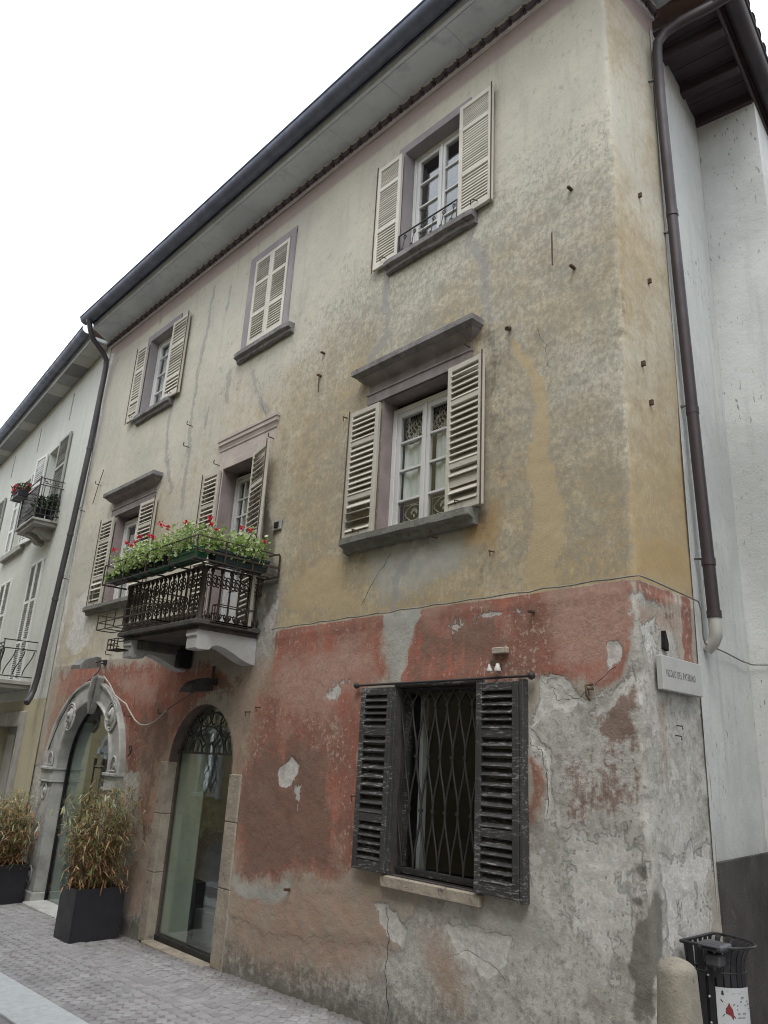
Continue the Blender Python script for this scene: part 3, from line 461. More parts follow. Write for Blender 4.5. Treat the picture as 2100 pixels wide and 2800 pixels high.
# openings (x0, x1, z0, z1) and arches (centre, half width, springing z, rise, bottom z)
OPEN = {'UR': (-4.56, -3.80, 6.39, 7.66), 'UM': (-7.22, -6.50, 6.48, 7.69), 'UL': (-10.03, -9.24, 6.42, 7.68),
        'MR': (-4.68, -3.85, 3.66, 4.93), 'ML': (-10.20, -9.40, 3.66, 4.93), 'BD': (-7.40, -6.72, 2.96, 4.93), 'GW': (-4.33, -3.50, 1.04, 2.36)}
ARCH = {'shop': (-9.99, 1.00, 1.52, .98, -.6), 'door': (-7.185, .615, 1.69, .59, -.6)}
def in_arch(a, x, z, grow=0.0):
    c, hw, zs, r, zb = a
    return (np.abs(x-c) < hw+grow) & (z > zb) & ((z < zs) | (((x-c)/(hw+grow))**2+((z-zs)/(r+grow))**2 < 1))
def build_walls():
    du = .02
    us = np.arange(HX0, HX1+SIDE+1e-6, du); zs = np.arange(-.32, HTOP+1e-6, du)
    def snap(arr, vals):
        for v in vals: arr[np.argmin(abs(arr-v))] = v
    snap(us, [v for o in OPEN.values() for v in o[:2]]+[ARCH['door'][0]-ARCH['door'][1], ARCH['door'][0]+ARCH['door'][1]]); snap(zs, [v for o in OPEN.values() for v in o[2:]]+[ARCH['door'][2]])
    U, Z = np.meshgrid(us, zs)
    # masks
    sh = U.shape; mk = {k: np.zeros(sh) for k in ('red', 'ochre', 'bare', 'fade', 'pale', 'patch', 'dark', 'blotch', 'brown', 'yellow', 'crack', 'pink', 'rust', 'chalk', 'wash')}
    wob = (fbm(U*2.6, Z*2.6, 5, 5)-.5)*.26+(fbm(U*11, Z*11, 3, 6)-.5)*.05; wob2 = (fbm(U*2.6+40, Z*2.6, 5, 9)-.5)*.26+(fbm(U*11+9, Z*11, 3, 8)-.5)*.05
    def segd(px, pz, a, b):
        ax, az = a; bx, bz = b; dx, dz = bx-ax, bz-az; L = dx*dx+dz*dz+1e-9
        tt = np.clip(((px-ax)*dx+(pz-az)*dz)/L, 0, 1); return np.hypot(px-ax-tt*dx, pz-az-tt*dz)
    for name, kind, wd, wt, pts in STAINS:
        if name in ('red', 'chalk'): pts = [(x if x < -2.42 or x > HX1 else HX1+.03, z+.25 if z > 2.86 and x > -6.1 else z) for x, z in pts]
        P = np.array(pts); mg = wd*2.2+.2
        i0, i1 = np.searchsorted(us, P[:, 0].min()-mg), np.searchsorted(us, P[:, 0].max()+mg)
        j0, j1 = np.searchsorted(zs, P[:, 1].min()-mg), np.searchsorted(zs, P[:, 1].max()+mg)
        if i1 <= i0 or j1 <= j0: continue
        sl_ = (slice(j0, j1), slice(i0, i1)); k = .5 if kind == 'l' else 1
        x = U[sl_]+wob[sl_]*k; z = Z[sl_]+wob2[sl_]*k
        d = np.full(x.shape, 9.0); n = len(pts)
        for q in range(n if kind == 'p' else n-1): d = np.minimum(d, segd(x, z, pts[q], pts[(q+1) % n]))
        if kind == 'p':
            ins = np.zeros(x.shape, bool)
            for q in range(n):
                (ax, az), (bx, bz) = pts[q], pts[(q+1) % n]
                if az == bz: continue
                ins ^= ((az > z) != (bz > z)) & (x < (bx-ax)*(z-az)/(bz-az)+ax)
            v = np.clip(.5+np.where(ins, d, -d)/(2*wd), 0, 1)*wt
        else: v = np.clip(1-d/wd*.5, 0, 1)*wt; v = np.where(d > 2*wd, 0, v)
        mk[name][sl_] = np.maximum(mk[name][sl_], v)
    S = lambda x, a, b: (lambda q: q*q*(3-2*q))(np.clip((x-a)/(b-a), 0, 1))
    big = fbm(U*.9, Z*.9, 4, 3)
    mk['ochre'] = np.clip(.04+S(Z, 6.9, 4.4)*.52*(.38+.62*S(U, -8.2, -4.9))+S(Z, 4.2, 3.0)*.22+(big-.5)*1.1*S(Z, 7.6, 5.5), 0, 1)
    mk['ochre'] = np.where(U > HX1, np.clip(.34+.5*S(Z, 6.5, 3.4)+(big-.5)*1.0, 0, 1), mk['ochre'])
    mk['ochre'] = np.where(Z < np.where(U > -6.2, 2.955, 2.80), .05, mk['ochre']); mk['wash'] = 1-S(Z, 2.82, 2.96)
    mk['blotch'] = np.clip(S(U, -7.2, -4.6)*S(Z, 7.3, 5.4)*S(Z, 2.7, 3.4)*(.45+1.1*big)*np.where(U > HX1, .1, 1)+.12*(U < HX1), 0, 1)
    mk['pink'] = np.clip(S(Z, 7.93, 8.04)+.25*S(U, -9.5, -11)*S(Z, 5, 7), 0, 1)
    above = Z > 2.955+.0*U
    for k in ('red', 'bare', 'fade'):
        mk[k] = np.where(above & (U > -6.05), 0, mk[k])
    mk['pale'] = np.maximum(mk['pale'], .62*np.exp(-((U-HX1+.01*np.sin(Z*5))/.03)**2)*S(Z, 2.2, 3.2)*(.15+.8*fbm(Z*2.2, Z*0+1, 4, 41)))      # worn arris of the corner
    # relief
    rel = (fbm(U*.8, Z*.8, 3, 21)-.5)*.03+(fbm(U*5, Z*5, 4, 22)-.5)*.006*(1+1.6*S(Z, 3.0, 1.5))
    rel -= .007*S(mk['pale'], .3, .8)*S(Z, 3, 2.6)+.006*S(mk['bare'], .2, .9)
    rel += .0022*(fbm(U*14, Z*14, 3, 23)-.5)*2
    edgefade = np.ones(sh)
    for o in OPEN.values():
        dx = np.maximum(np.maximum(o[0]-U, U-o[1]), 0); dz = np.maximum(np.maximum(o[2]-Z, Z-o[3]), 0)
        edgefade = np.minimum(edgefade, S(np.hypot(dx, dz), .02, .25))
    rel = rel*edgefade
    rc = .05; cU = HX1
    tt = np.clip((U-cU)/(rc*1.2), -1, 1); ang = (tt+1)*PI/4
    X = np.where(U < cU-rc*1.2, U, np.where(U > cU+rc*1.2, HX1, HX1-rc+rc*np.sin(ang)))
    Y = np.where(U < cU-rc*1.2, HY, np.where(U > cU+rc*1.2, HY+(U-cU), HY+rc-rc*np.cos(ang)))
    NX, NY = np.sin(ang), -np.cos(ang)
    chip = .012*S(fbm(U*0+3, Z*6, 4, 31), .5, .75)*np.exp(-((U-cU)/.07)**2)*S(Z, 8, 4)
    bat = .05*S(Z, 1.2, -.2)*S(U, -4, -2.3)                # foot of the corner bulges
    dsp = rel-chip+bat
    X = X+NX*dsp; Y = Y+NY*dsp
    # cells to leave out
    uc = (U[:-1, :-1]+U[1:, 1:])/2; zc = (Z[:-1, :-1]+Z[1:, 1:])/2; keep = np.ones(uc.shape, bool)
    for o in OPEN.values(): keep &= ~((uc > o[0]) & (uc < o[1]) & (zc > o[2]) & (zc < o[3]))
    for a in ARCH.values(): keep &= ~in_arch(a, uc, zc)
    # snap the free edge of the small door arch to a clean curve
    c, hw, zs0, r, zb = ARCH['door']
    er = np.hypot((U-c)/hw, (Z-zs0)/r); near = (Z > zs0-.001) & (abs(er-1) < .055) & (abs(U-c) < hw+.05)
    Xs = c+(U-c)/np.maximum(er, 1e-6); Zs_ = zs0+(Z-zs0)/np.maximum(er, 1e-6)
    kv = np.zeros(sh, bool); kv[:-1, :-1] |= keep; kv[1:, 1:] |= keep; kv[1:, :-1] |= keep; kv[:-1, 1:] |= keep
    gone = np.zeros(sh, bool); gone[:-1, :-1] |= ~keep; gone[1:, 1:] |= ~keep; gone[1:, :-1] |= ~keep; gone[:-1, 1:] |= ~keep
    bd = near & kv & gone
    X = np.where(bd, Xs, X); Zf = np.where(bd, Zs_, Z)
    idx = np.arange(U.size).reshape(sh)
    q = np.stack([idx[:-1, :-1][keep], idx[:-1, 1:][keep], idx[1:, 1:][keep], idx[1:, :-1][keep]], 1)
    used = np.zeros(U.size, bool); used[q.ravel()] = True; remap = np.cumsum(used)-1; q = remap[q]
    loc = np.array((-7, 4.2, 0.0)); co = np.stack([X.ravel(), Y.ravel(), Zf.ravel()], 1)[used]-loc
    me = bpy.data.meshes.new('plaster_wall'); me.vertices.add(len(co)); me.vertices.foreach_set('co', co.astype(np.float32).ravel())
    me.loops.add(q.size); me.loops.foreach_set('vertex_index', q.astype(np.int32).ravel())
    me.polygons.add(len(q)); me.polygons.foreach_set('loop_start', np.arange(0, q.size, 4, dtype=np.int32)); me.polygons.foreach_set('loop_total', np.full(len(q), 4, np.int32))
    me.update(calc_edges=True); me.polygons.foreach_set('use_smooth', np.ones(len(q), bool))
    for nm, ks in (('mask_a', ('red', 'ochre', 'bare', 'fade')), ('mask_b', ('pale', 'patch', 'dark', 'blotch')), ('mask_c', ('brown', 'yellow', 'crack', 'pink')), ('mask_d', ('rust', 'chalk', 'wash', 'wash'))):
        at = me.attributes.new(nm, 'FLOAT_COLOR', 'POINT')
        at.data.foreach_set('color', np.stack([mk[k].ravel()[used] for k in ks], 1).astype(np.float32).ravel())
    me.materials.append(M_WALL)
    return inst('plaster_wall', me, HOUSE, (-7, 4.2, 0))
build_walls()

# ------------------------------------------------------------------ materials used on the house
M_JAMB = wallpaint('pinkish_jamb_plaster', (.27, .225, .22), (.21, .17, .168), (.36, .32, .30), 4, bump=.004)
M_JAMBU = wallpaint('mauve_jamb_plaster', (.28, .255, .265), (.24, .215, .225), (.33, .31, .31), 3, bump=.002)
M_STONE = simple('grey_sandstone', (.215, .205, .205), (.13, .122, .12), .85, 7, .006, 40, spots=((.075, .07, .066), .6))
M_STONEP = simple('mauve_sandstone', (.235, .205, .20), (.165, .14, .138), .85, 6, .004, 40)
M_SILLG = simple('mossy_sill_stone', (.20, .20, .18), (.125, .125, .108), .88, 6, .01, 30, spots=((.065, .068, .055), .6))
M_PALEST = simple('pale_carved_stone', (.42, .42, .40), (.29, .29, .28), .8, 5, .004, 45, spots=((.16, .155, .15), .64))
M_DOORST = simple('rough_door_stone', (.36, .315, .255), (.25, .215, .175), .9, 5, .012, 26, spots=((.12, .11, .10), .6))
M_SHUT = worn_wood('cream_shutter_paint', (.47, .44, .38), (.27, .245, .21), (.17, .15, .125), .60)
M_SHUTU = worn_wood('ivory_shutter_paint', (.56, .53, .47), (.38, .355, .31), (.24, .22, .19), .66)
M_SHUTW = worn_wood('white_shutter_paint', (.62, .62, .62), (.55, .55, .54), (.4, .4, .4), .8)
M_SHUTB = worn_wood('bare_black_shutter_wood', (.044, .043, .042), (.21, .205, .20), (.016, .016, .017), .53, 16)
M_FRAME = worn_wood('white_window_paint', (.60, .60, .59), (.52, .52, .50), (.36, .36, .34), .78)
M_FRAMEG = worn_wood('grey_white_door_paint', (.48, .49, .49), (.40, .41, .41), (.26, .26, .26), .74)
M_GLASS = glassmat('window_glass', (.965, .98, .975)); M_GLASSD = glassmat('low_window_glass', (.85, .88, .88), .9, 0.0); M_SHOPGL = glassmat('shop_glass', (.92, .96, .94), 1.5, .06)
M_IRON = simple('black_wrought_iron', (.022, .021, .022), (.034, .029, .026), .55, 20, .001, 120, spec=.4)
M_RUST = simple('rusty_iron', (.06, .042, .032), (.10, .058, .036), .8, 18, .003, 80)
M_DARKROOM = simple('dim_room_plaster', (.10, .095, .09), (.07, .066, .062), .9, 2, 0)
M_CURT = simple('sheer_white_curtain', (.72, .76, .75), (.62, .66, .655), .9, 5, 0)
M_LACE = simple('white_lace', (.62, .64, .62), (.55, .57, .55), .9, 30, 0)

# ------------------------------------------------------------------ builders for windows and shutters
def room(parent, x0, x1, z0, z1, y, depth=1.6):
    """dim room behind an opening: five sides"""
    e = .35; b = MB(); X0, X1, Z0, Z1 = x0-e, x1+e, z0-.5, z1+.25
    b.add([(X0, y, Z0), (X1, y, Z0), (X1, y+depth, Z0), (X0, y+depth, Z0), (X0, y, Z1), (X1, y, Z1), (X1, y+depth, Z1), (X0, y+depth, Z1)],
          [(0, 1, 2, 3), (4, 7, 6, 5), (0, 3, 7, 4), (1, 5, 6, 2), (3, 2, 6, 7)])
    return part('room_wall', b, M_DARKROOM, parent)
def reveal(parent, x0, x1, z0, z1, d, mat, y=HY, floor=True):
    b = MB(); a = -.012
    vs = [(x0, y+a, z0), (x1, y+a, z0), (x1, y+a, z1), (x0, y+a, z1), (x0, y+d, z0), (x1, y+d, z0), (x1, y+d, z1), (x0, y+d, z1)]
    b.add(vs, [(0, 4, 7, 3), (1, 2, 6, 5), (3, 7, 6, 2)]+([(0, 1, 5, 4)] if floor else []))
    return part('window_reveal', b, mat, parent)
def curtain_mb(x0, x1, z0, z1, y, amp=.012, k=26):
    n = 60; b = MB(); ph = random.random()*6
    xs = [x0+(x1-x0)*i/n for i in range(n+1)]
    yy = [y+amp*math.sin(k*x+ph)+amp*.5*math.sin(k*2.7*x+ph*2) for x in xs]
    b.add([(x, v, z0) for x, v in zip(xs, yy)]+[(x, v, z1) for x, v in zip(xs, yy)], [(i, i+1, n+2+i, n+1+i) for i in range(n)], True); return b
def casement(parent, x0, x1, z0, z1, y, rows, cols=1, mat=None, curtain=None, label=None, solid=0.0, fw=.04, sw=.045):
    """outer frame with two sashes; every pane its own piece"""
    mat = mat or M_FRAME; b = MB(); c = .004
    b.box(x0, x0+fw, y-.03, y+.03, z0, z1, c).box(x1-fw, x1, y-.03, y+.03, z0, z1, c).box(x0+fw, x1-fw, y-.03, y+.03, z1-fw, z1, c).box(x0+fw, x1-fw, y-.03, y+.03, z0, z0+fw*.8, c)
    win = part('window', b, mat, parent, label=label)
    xm = (x0+x1)/2; zb, zt = z0+fw*.8, z1-fw
    for a, e in ((x0+fw, xm), (xm, x1-fw)):
        s = MB(); s.box(a+.002, a+sw, y-.022, y+.022, zb, zt, c).box(e-sw, e-.002, y-.022, y+.022, zb, zt, c).box(a+sw, e-sw, y-.022, y+.022, zt-sw, zt, c).box(a+sw, e-sw, y-.022, y+.022, zb, zb+sw*1.1, c)
        if a > xm-.01: s.box(xm-.014, xm+.014, y-.034, y-.0225, zb, zt, .003)
        hs_ = []; z_lo, z_hi = zb+sw*1.1, zt-sw
        if solid: s.box(a+sw, e-sw, y-.012, y+.012, zb+sw, zb+solid, .003).box(a+sw, e-sw, y-.02, y+.02, zb+solid, zb+solid+.04, .003).box(a+sw+.03, e-sw-.03, y-.018, y-.0125, zb+sw+.03, zb+solid-.03, .002); z_lo = zb+solid+.04
        cuts = [0]+list(rows)+[1] if isinstance(rows, (list, tuple)) else [i/rows for i in range(rows+1)]
        for q in cuts[1:-1]:
            zz = z_lo+(z_hi-z_lo)*q; s.box(a+sw, e-sw, y-.018, y+.018, zz-.011, zz+.011, .003)
        for q in range(1, cols):
            xx = a+sw+(e-a-2*sw)*q/cols; s.box(xx-.009, xx+.009, y-.017, y+.017, z_lo, z_hi, .003)
        part('sash', s, mat, win)
        for r in range(len(cuts)-1):
            za, zc = z_lo+(z_hi-z_lo)*cuts[r], z_lo+(z_hi-z_lo)*cuts[r+1]
            for q in range(cols):
                xa = a+sw+(e-a-2*sw)*q/cols; xe = a+sw+(e-a-2*sw)*(q+1)/cols
                gb = MB().box(xa, xe, y-.002, y+.002, za, zc); part('pane', gb, M_GLASS, win)
        if curtain:
            for (ca, cb, mt) in curtain:
                part('curtain', curtain_mb(a+sw*1.4, e-sw*.6, z_lo+(z_hi-z_lo)*ca, z_lo+(z_hi-z_lo)*cb, y+.035), mt, win)
    return win
def shutter(parent, x0, x1, z0, z1, y, mat, counts, breaks, th=.035, tilt=52, single=True, odd=(), stile=.042, turn=0.0, pivot=None, label=None, hooks=True, dep=1.1, rail=.05, thk=.0045):
    """louvred leaf: frame, then each slat its own piece (joined when too small to pick apart)"""
    b = MB(); c = .004; zs = [z0]+[z0+(z1-z0)*q for q in breaks]+[z1]
    b.box(x0, x0+stile, y-th/2, y+th/2, z0, z1, c).box(x1-stile, x1, y-th/2, y+th/2, z0, z1, c)
    lim = []
    for i, z in enumerate(zs):
        h = rail*1.25 if i == 0 else rail
        a = z if i == 0 else (z-h if i == len(zs)-1 else z-h/2)
        b.box(x0+stile, x1-stile, y-th*.45, y+th*.45, a, a+h, c); lim.append((a, a+h))
    base = (x0 if pivot is None else pivot, y, z0)
    leaf = part('shutter', b, mat, parent, base, label=label)
    if turn: leaf.rotation_euler = (0, 0, turn)
    W = x1-x0-2*stile; mid = (x0+x1)/2; allb = MB(); me = None
    for i, n in enumerate(counts):
        za, zb = lim[i][1], lim[i+1][0]; pt = (zb-za)/n; d = pt*dep
        if single and (me is None or abs(me[1]-d) > .25*d):
            me = (MB().box(-W/2, W/2, -d/2, d/2, -thk, thk).mesh('slat', mat), d)
        for k in range(n):
            zz = za+pt*(k+.5); an = tilt+random.uniform(-5, 5)
            if (i, k) in odd: an += random.choice((-34, 30))
            if single: inst('slat', me[0], leaf, (mid, y, zz), (rad(an), 0, 0))
            else:
                ca, sa = math.cos(rad(an)), math.sin(rad(an)); q = []
                for xx in (-W/2, W/2):
                    for yy, hz_ in ((-d/2, -thk), (d/2, -thk), (d/2, thk), (-d/2, thk)): q.append((mid+xx, y+yy*ca-hz_*sa, zz+yy*sa+hz_*ca))
                allb.add(q, [(0, 1, 2, 3), (7, 6, 5, 4), (0, 4, 5, 1), (1, 5, 6, 2), (2, 6, 7, 3), (3, 7, 4, 0)])
    if not single: o = part('slats', allb, mat, leaf, (mid, y, z0), kind='stuff')
    if hooks:
        hx = x0 if pivot is None or pivot > mid else x1
        hb = MB().tube([(hx, y-th/2-.006, z0-.03), (hx, y-th/2-.006, z1+.02)], .006, 6)
        part('shutter_rod', hb, M_RUST, leaf)
        lx = mid+random.uniform(-.03, .03)
        lb = MB().tube([(lx-.04, y-th/2-.004, z0+.055), (lx-.02, y-th/2-.03, z0+.075), (lx+.02, y-th/2-.03, z0+.06), (lx+.04, y-th/2-.004, z0+.05)], .005, 6)
        part('latch', lb, M_RUST, leaf)
    return leaf
def moulding(prof, x0, x1, miter=True, mb=None, y=HY):
    """cornice: profile of (projection, z), returned at both ends"""
    b = mb or MB(); n = len(prof)
    vs = []
    for pr, z in prof: vs += [(x0-pr, y+.02, z), (x0-pr, y-pr, z), (x1+pr, y-pr, z), (x1+pr, y+.02, z)]
    fs = []
    for i in range(n-1):
        for k in range(3): fs.append((i*4+k, i*4+k+1, (i+1)*4+k+1, (i+1)*4+k))
    fs.append((3, 2, 1, 0)); e = (n-1)*4; fs.append((e, e+1, e+2, e+3))
    return b.add(vs, fs)
# ================================================================== the old house: windows, shutters, doors
F_IN = .145
def opening(key, mat, d=F_IN, floor=True):
    x0, x1, z0, z1 = OPEN[key]
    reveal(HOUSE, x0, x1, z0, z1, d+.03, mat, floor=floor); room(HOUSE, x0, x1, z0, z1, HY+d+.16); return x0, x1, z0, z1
Ys = HY-.045
# top right window
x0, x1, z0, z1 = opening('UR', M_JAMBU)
casement(HOUSE, x0, x1, z0+.0, z1, HY+F_IN, 4, label='white four row casement under the eaves, no curtain')
shutter(HOUSE, -4.91, -4.565, 6.40, 7.635, Ys, M_SHUTU, [11, 16, 11], [.36, .77], tilt=68, label='ivory louvred leaf folded left of the top right window', pivot=-4.565)
shutter(HOUSE, -3.795, -3.41, 6.40, 7.655, Ys, M_SHUTU, [11, 16, 11], [.36, .77], tilt=68, pivot=-3.795)
# middle top window, closed
x0, x1, z0, z1 = opening('UM', M_JAMBU, .1)
shutter(HOUSE, x0+.005, -6.862, z0+.005, z1-.004, HY-.005, M_SHUTU, [9, 12, 9], [.335, .70], tilt=64, single=False, hooks=False, dep=.85, thk=.0055, label='closed ivory louvred leaf')
shutter(HOUSE, -6.858, x1-.005, z0+.005, z1-.004, HY-.005, M_SHUTU, [9, 12, 9], [.335, .70], tilt=64, single=False, hooks=False, dep=.85, thk=.0055)
b = MB().box(-7.36, -7.225, HY-.014, HY+.01, 6.40, 7.76, .004).box(-6.495, -6.39, HY-.014, HY+.01, 6.40, 7.76, .004).box(-7.36, -6.39, HY-.012, HY+.01, 7.695, 7.80, .004).box(-6.42, -6.395, HY-.022, HY+.01, 6.40, 7.75, .004)
part('window_surround', b, M_JAMBU, HOUSE)
# top left window
x0, x1, z0, z1 = opening('UL', M_JAMBU)
casement(HOUSE, x0, x1, z0, z1, HY+F_IN, [.28, .55, .82], curtain=[(0, .98, M_CURT)])
shutter(HOUSE, -10.36, -10.03, 6.40, 7.635, Ys, M_SHUT, [4, 10, 7], [.25, .66], pivot=-10.03, odd={(0, 2)}, tilt=68)
shutter(HOUSE, -9.24, -8.80, 6.40, 7.64, Ys, M_SHUT, [4, 10, 7], [.25, .66], pivot=-9.24, tilt=68)
b = MB().box(-10.14, -10.035, HY-.012, HY+.01, 6.42, 7.78, .004).box(-9.235, -9.13, HY-.012, HY+.01, 6.42, 7.78, .004).box(-10.14, -9.13, HY-.013, HY+.01, 7.683, 7.79, .004)
part('window_surround', b, M_JAMBU, HOUSE)
b = MB().box(-4.66, -4.565, HY-.012, HY+.01, 6.42, 7.74, .004).box(-3.795, -3.7, HY-.012, HY+.01, 6.42, 7.74, .004).box(-4.66, -3.7, HY-.013, HY+.01, 7.664, 7.76, .004)
part('window_surround', b, M_JAMBU, HOUSE)
# first floor right window with lace and sheer curtains
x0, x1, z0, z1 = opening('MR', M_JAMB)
casement(HOUSE, x0, x1, z0+.0, z1-.06, HY+F_IN, [.21, .49, .755], curtain=[(.22, .75, M_CURT)], label='white casement with sheer curtains and lace panels', fw=.05, sw=.05)
shutter(HOUSE, -5.09, -4.69, 3.655, 4.905, Ys, M_SHUT, [4, 9, 5], [.31, .735], pivot=-4.69, odd={(0, 2), (0, 1)}, stile=.045, tilt=54)
shutter(HOUSE, -3.85, -3.46, 3.66, 4.93, Ys, M_SHUT, [4, 9, 5], [.30, .735], pivot=-3.85, odd={(0, 2)}, stile=.045, tilt=54, turn=-.06)
# first floor left window
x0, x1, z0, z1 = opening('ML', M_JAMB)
casement(HOUSE, x0, x1, z0, z1-.06, HY+F_IN, [.33, .66], curtain=[(.0, .9, M_CURT)], fw=.05)
shutter(HOUSE, -10.62, -10.21, 3.655, 4.915, Ys, M_SHUT, [4, 9, 5], [.31, .735], pivot=-10.21, odd={(0, 1)})
shutter(HOUSE, -9.39, -8.96, 3.655, 4.93, Ys, M_SHUT, [4, 9, 5], [.31, .735], pivot=-9.39)
# balcony door
x0, x1, z0, z1 = opening('BD', M_JAMB, .2, floor=True)
casement(HOUSE, x0, x1, z0, z1-.05, HY+.2, 6, cols=2, mat=M_FRAMEG, solid=.52, curtain=[(0, .95, M_CURT)], label='grey white balcony door with twelve small panes', sw=.04)
shutter(HOUSE, -7.77, -7.41, 2.99, 4.925, Ys, M_SHUT, [6, 9, 9, 6], [.21, .5, .79], pivot=-7.41, tilt=52)
shutter(HOUSE, -6.715, -6.30, 2.99, 4.95, Ys, M_SHUT, [6, 9, 9, 6], [.21, .5, .79], pivot=-6.715, turn=-rad(13), tilt=52, label='louvred leaf standing off the wall at an angle')
b = MB(); moulding([(.010, 5.02), (.010, 5.17), (.02, 5.185), (.02, 5.20), (.03, 5.235), (.042, 5.25), (.042, 5.29), (.052, 5.30), (.052, 5.335), (.0, 5.345)], -7.50, -6.40, mb=b)
b.box(-7.50, -7.405, HY-.016, HY+.01, 2.99, 5.02, .004).box(-6.715, -6.48, HY-.016, HY+.01, 2.99, 5.02, .004).box(-7.405, -6.715, HY-.018, HY+.01, 4.935, 5.02, .004)
part('door_surround', b, wallpaint('pink_worn_plaster', (.46, .40, .37), (.38, .325, .30), (.47, .44, .40), 3, bump=.004), HOUSE, label='worn pink plaster surround with cornice')
# ground floor window: weathered black shutters, iron lattice
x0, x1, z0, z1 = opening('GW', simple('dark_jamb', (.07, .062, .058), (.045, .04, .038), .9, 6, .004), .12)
yb = HY-.036
for a, e, pv, lb in ((-4.70, -4.345, -4.345, 'weathered black louvred leaf with bare grey edges'), (-3.505, -3.145, -3.505, None)):
    shutter(HOUSE, a, e, 1.045, 2.36, yb, M_SHUTB, [5, 9, 5], [.275, .745], th=.05, tilt=46, pivot=pv, stile=.052, label=lb, hooks=False, dep=1.3, rail=.058)
b = MB().box(-3.142, -3.112, HY-.055, HY+.01, 1.03, 2.375, .004).box(-4.36, -4.335, HY-.03, HY+.1, 1.04, 2.365, .003).box(-3.495, -3.475, HY-.03, HY+.1, 1.04, 2.365, .003).box(-4.36, -3.475, HY-.02, HY+.05, 2.365, 2.385, .003)
part('window_surround', b, M_SHUTB, HOUSE)
b = MB().tube([(-4.78, HY-.035, 2.385), (-3.06, HY-.035, 2.392)], .009, 8).blob((-4.79, HY-.035, 2.386), .028).blob((-3.055, HY-.035, 2.393), .03)
part('iron_rod', b, M_IRON, HOUSE)
grille = part('window_grille', MB().box(-4.33, -3.5, HY+.035, HY+.05, 1.075, 1.095).box(-4.33, -3.5, HY+.035, HY+.05, 2.335, 2.35), M_IRON, HOUSE, label='black iron lattice of crossing bowed bars')
nb_, pit = 7, .83/7
levels = [2.345, 2.225, 1.86, 1.49, 1.10]
for i in range(nb_):
    for s in (-1, 1):
        pts = []
        for L in range(4):
            for q in range(8):
                tq = q/8; za = levels[L]+(levels[L+1]-levels[L])*tq
                ph = (L+tq)*PI; off = s*pit/4*(1-math.cos(ph))
                pts.append((-4.33+pit*(i+.5)+off*(1.0), HY+.042, za))
        pts.append((-4.33+pit*(i+.5)+s*pit/4*(1-math.cos(4*PI)), HY+.042, 1.10))
        part('lattice_bar', MB().tube(pts, .0082, 6), M_IRON, grille)
col_m = MB().box(-.013, .013, -.011, .011, -.012, .012).mesh('collar', M_IRON)
for L in (1, 2, 3):
    for i in range(nb_+1):
        xx = -4.33+pit*(i+(0 if L % 2 else .5))
        if -4.32 < xx < -3.51: inst('collar', col_m, grille, (xx, HY+.042, levels[L]))
M_WINGL = M_GLASS
b = MB().box(-4.33, -4.29, HY+.09, HY+.13, 1.05, 2.36).box(-3.54, -3.5, HY+.09, HY+.13, 1.05, 2.36).box(-4.29, -3.54, HY+.09, HY+.13, 1.05, 1.09).box(-4.29, -3.54, HY+.09, HY+.13, 2.32, 2.36)
wn = part('window', b, M_SHUTB, HOUSE); part('pane', MB().box(-4.29, -3.54, HY+.108, HY+.112, 1.09, 2.32), M_GLASSD, wn)
part('inner_shutter', MB().box(-4.235, -4.20, HY+.15, HY+.21, 1.05, 2.3, .004), simple('white_inner_leaf', (.55, .55, .54), (.45, .45, .44), .6, 4, 0), HOUSE)
b = MB().box(-3.72, -3.66, HY+.9, HY+.93, 1.9, 2.25).box(-3.9, -3.55, HY+1.2, HY+1.25, .95, 1.75)
part('picture', b, simple('cream_card', (.6, .52, .36), (.5, .42, .28), .7, 5, 0), HOUSE)
# sills
def sill(x0, x1, z0, z1, pr, mat, lab=None):
    b = MB(); h = z1-z0
    prof = [(.02, z0), (pr*.55, z0+h*.08), (pr*.62, z0+h*.38), (pr*.97, z0+h*.5), (pr, z0+h*.55), (pr, z1-.004), (pr-.006, z1), (.0, z1+.008)]
    vs = []; n = 14
    for k in range(n+1):
        x = x0+(x1-x0)*k/n
        for i, (p_, z) in enumerate(prof):
            j = (fbm(np.array([x*9.0]), np.array([i*3.7+x0]), 3, 4)[0]-.5)*.022
            end = -.012 if k in (0, n) else 0
            vs.append((x, HY-max(.0, p_+j*(1 if i < 4 else .4)+end), z+(j*1.2 if i < 2 else 0)))
    m_ = len(prof); fs = [(k*m_+i, k*m_+i+1, (k+1)*m_+i+1, (k+1)*m_+i) for k in range(n) for i in range(m_-1)]
    b.add(vs, fs)
    for k in (0, n): b.add(vs[k*m_:(k+1)*m_]+[(vs[k*m_][0], HY+.02, z0), (vs[k*m_][0], HY+.02, z1)], [tuple(range(m_))+(m_+1, m_)])
    return part('sill', b, mat, HOUSE, label=lab)
sill(-4.72, -3.60, 6.275, 6.392, .10, M_STONE); sill(-7.36, -6.25, 6.285, 6.40, .10, M_STONE); sill(-10.08, -9.02, 6.29, 6.405, .09, M_STONE)
sill(-5.06, -4.12, 3.53, 3.655, .125, M_SILLG, 'mossy stone sill, chipped and cracked through'); sill(-4.115, -3.55, 3.525, 3.652, .125, M_SILLG)
sill(-10.66, -9.0, 3.54, 3.65, .11, M_SILLG)
b = MB().box(-4.40, -3.47, HY-.045, HY+.1, .955, 1.035, .008); part('sill', b, M_DOORST, HOUSE, label='pale stone slab sill under the black shutters')
